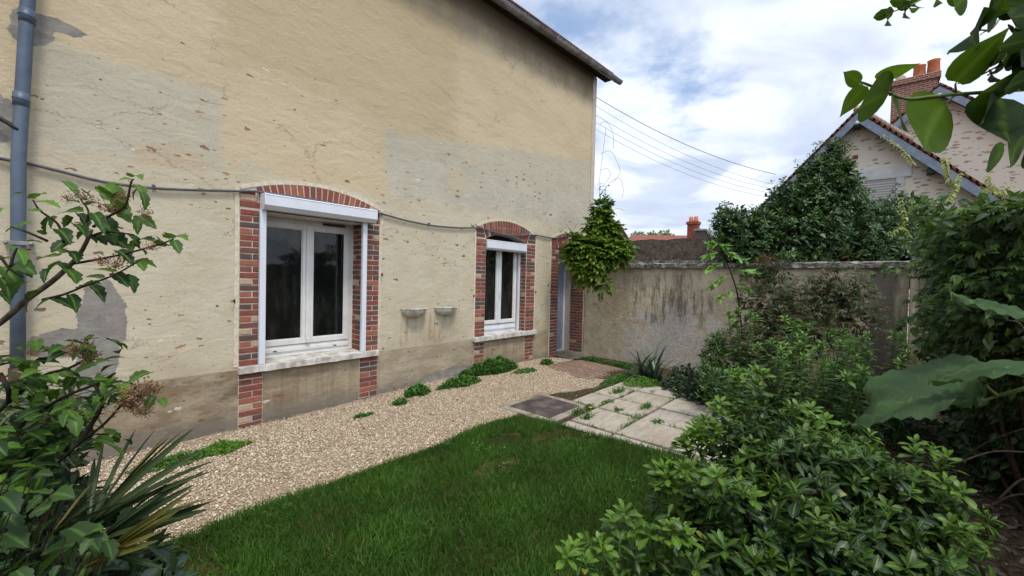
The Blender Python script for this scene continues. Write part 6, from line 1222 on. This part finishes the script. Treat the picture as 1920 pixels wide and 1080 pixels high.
palm = thing('fan_palm', (-0.017,1.867,0.536)[:2]+(0,), 'fan palm with long pointed leaf blades and yellowed lower fronds at bottom left', 'palm')
T['palmseg'] = template([0, .3, .6, .85, .97, 1], [.010, .026, .028, .018, .006, 0], .6, .06)
def fan(hub, tips, mt, age_shade=.35, petiole=None):
    L = Leaves(); hub = np.array(hub)
    for t_ in tips:
        d = np.array(t_)-hub; l = np.linalg.norm(d); side = np.cross(d, [0, 0, 1]); side /= np.linalg.norm(side)
        L.put('palmseg', hub+RNG.normal(size=3)*.004, d+np.array([0, 0, .06*l]), np.array([[-.3, -.5, .8]])+RNG.normal(size=3)*.3, l, random.uniform(.85, 1.1), age_shade+random.uniform(-.2, .3), 0, 1.)
    o = L.build('frond', mt, palm); b = MB(); r = petiole or (hub[0]-.1, hub[1]+.05, .25); b.tube(catmull([tuple(hub), tuple((hub+np.array(r))/2+[0, 0, .03]), r], 5), .009, 'gstem', 7); b.build('petiole', o)
root = (-0.052,1.977,0.406)
fan((0.059,1.597,0.885), [(0.093,1.761,1.061), (0.154,1.649,1.119), (0.19,1.578,1.132), (0.212,1.524,1.133), (0.218,1.486,1.136), (0.232,1.441,1.154), (0.24,1.402,1.153), (0.249,1.362,1.157), (0.254,1.295,1.122), (0.255,1.233,1.114), (0.246,1.213,1.1), (0.126,1.766,0.993), (0.074,1.855,0.997), (0.119,1.801,0.908)], 'palm_leaf', .45, (root[0], root[1], .3))
fan((-0.015,1.724,0.833), [(-0.074,2.021,0.996), (-0.023,1.963,0.975), (0.018,1.918,1.011), (0.071,1.707,0.976), (0.106,1.593,0.991), (0.067,1.561,1.002), (-0.047,1.841,0.988), (0.047,1.735,1.007), (-0.108,2.058,0.952), (0.026,1.757,0.966), (0.096,1.528,0.986), (0.124,1.422,1.001)], 'palm_leaf', .15, (root[0], root[1], .3))
fan((0.069,1.481,0.888), [(0.218,1.242,1.053), (0.222,1.208,1.032), (0.229,1.169,1.025), (0.247,1.209,1.044), (0.247,1.208,1.014), (0.191,1.196,0.979), (0.199,1.187,1.017), (0.197,1.267,1.045), (0.17,1.296,1.038), (0.144,1.325,1.017), (0.153,1.161,0.928), (0.257,1.275,1.081), (0.22,1.316,1.053), (0.161,1.382,1.016), (0.197,1.342,1.059)], 'palm_leaf', .2, (root[0], root[1], .3))
fan((0.052,1.423,0.863), [(0.172,1.219,1.054), (0.171,1.189,1.032), (0.158,1.188,0.998), (0.179,1.181,1.047), (0.132,1.216,0.985), (0.199,1.189,1.073), (0.152,1.226,1.022), (0.126,1.193,0.969), (0.141,1.176,0.987)], 'dry_palm_leaf', .5, (root[0], root[1], .3))
b = MB(); b.tube([(root[0], root[1], 0), (root[0], root[1], .42)], [.07, .05], 'dbark', 10); b.build('trunk', palm)
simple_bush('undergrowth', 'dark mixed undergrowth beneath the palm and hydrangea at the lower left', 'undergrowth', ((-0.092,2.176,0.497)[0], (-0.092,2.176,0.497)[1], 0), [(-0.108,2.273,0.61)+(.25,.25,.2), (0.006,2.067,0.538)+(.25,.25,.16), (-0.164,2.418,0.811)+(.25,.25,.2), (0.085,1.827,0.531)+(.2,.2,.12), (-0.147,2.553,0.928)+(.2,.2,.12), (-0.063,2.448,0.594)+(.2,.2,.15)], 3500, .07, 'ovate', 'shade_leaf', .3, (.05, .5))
# leaf litter under the right hand plants
L = Leaves(); n = 2600; x = RNG.uniform(2.6, 8.1, n); y = RNG.uniform(-1.2, 1.2, n); k = ~in_poly(LAWN, x, y) & ~((x < 6.2) & (y > .6)); x, y = x[k], y[k]; n = len(x)
leaf('litter_leaf', (.05, .038, .026), (.16, .13, .10), .8, .05, .2)
L.put('ovate', np.stack([x, y, gzn(x, y)+.012], 1), rdir(n)*[1, 1, .15], unit(rdir(n)*.35+[0, 0, 1]), .05*(.5+RNG.random(n)), 1, RNG.random(n)); L.build('leaf_litter', 'litter_leaf', label='dry brown leaf litter on the soil of the right hand bed', cat='leaf litter', kind='stuff')

L = Leaves(); n = 110; x = RNG.uniform(.3, 6.0, n); y = 3.05+1.9*RNG.random(n)**.6; k = in_poly(GRAV, x, y); x, y = x[k], y[k]; n = len(x)
L.put('ovate', np.stack([x, y, gzn(x, y)+.022], 1), rdir(n)*[1, 1, .15], unit(rdir(n)*.4+[0, 0, 1]), .03*(.5+RNG.random(n)), 1, RNG.random(n)); L.build('fallen_leaves', 'litter_leaf', label='few dry leaves scattered over the gravel path', cat='leaf litter', kind='stuff')
L = Leaves(); cx = RNG.uniform(.8, 3.7, 12); cy = RNG.uniform(.9, 2.95, 12)
for a, c_ in zip(cx, cy):
    m = 14; x = a+RNG.normal(size=m)*.035; y = c_+RNG.normal(size=m)*.035; k = in_poly(LAWN, x, y); x, y = x[k], y[k]; m = len(x)
    if m: L.put('ovate', np.stack([x, y, np.full(m, .045)+.015*RNG.random(m)], 1), rdir(m)*[1, 1, .3], unit(rdir(m)*.3+[0, 0, 1]), .022, 1.4, .3+.5*RNG.random(m))
L.build('clover', 'weed_leaf', label='small clover leaves growing through the lawn grass', cat='clover', kind='stuff')

L = Leaves(); xs2 = []; 
for (xa, ya, xb, yb, n) in ((3.9, 1.957, 6.0, 1.957, 260), (4.5, 2.518, 6.0, 2.518, 300), (4.483, 1.4, 4.483, 2.9, 200), (3.862, 1.0, 3.862, 2.6, 160), (5.028, 1.4, 5.028, 2.9, 120), (4.55, 2.91, 6.1, 2.93, 520), (5.593, 1.0, 5.593, 2.9, 140), (3.9, 1.377, 5.6, 1.377, 160)):
    t = RNG.random(n); k = np.sin(t*23+xa*9)*np.sin(t*9+ya*7) > .05; t = t[k]; m = len(t)
    if m: L.put('gblade', np.stack([xa+(xb-xa)*t+RNG.normal(size=m)*.006, ya+(yb-ya)*t+RNG.normal(size=m)*.006, np.full(m, .008)], 1), RNG.normal(size=(m, 3))*[.45, .45, .1]+[0, 0, 1], rdir(m)+[0, 0, .4], .025+.045*RNG.random(m), 1.3, RNG.random(m)*.8)
L.build('joint_grass', 'weed_leaf', label='fine grass growing along the joints of the paving slabs', cat='grass', kind='stuff')
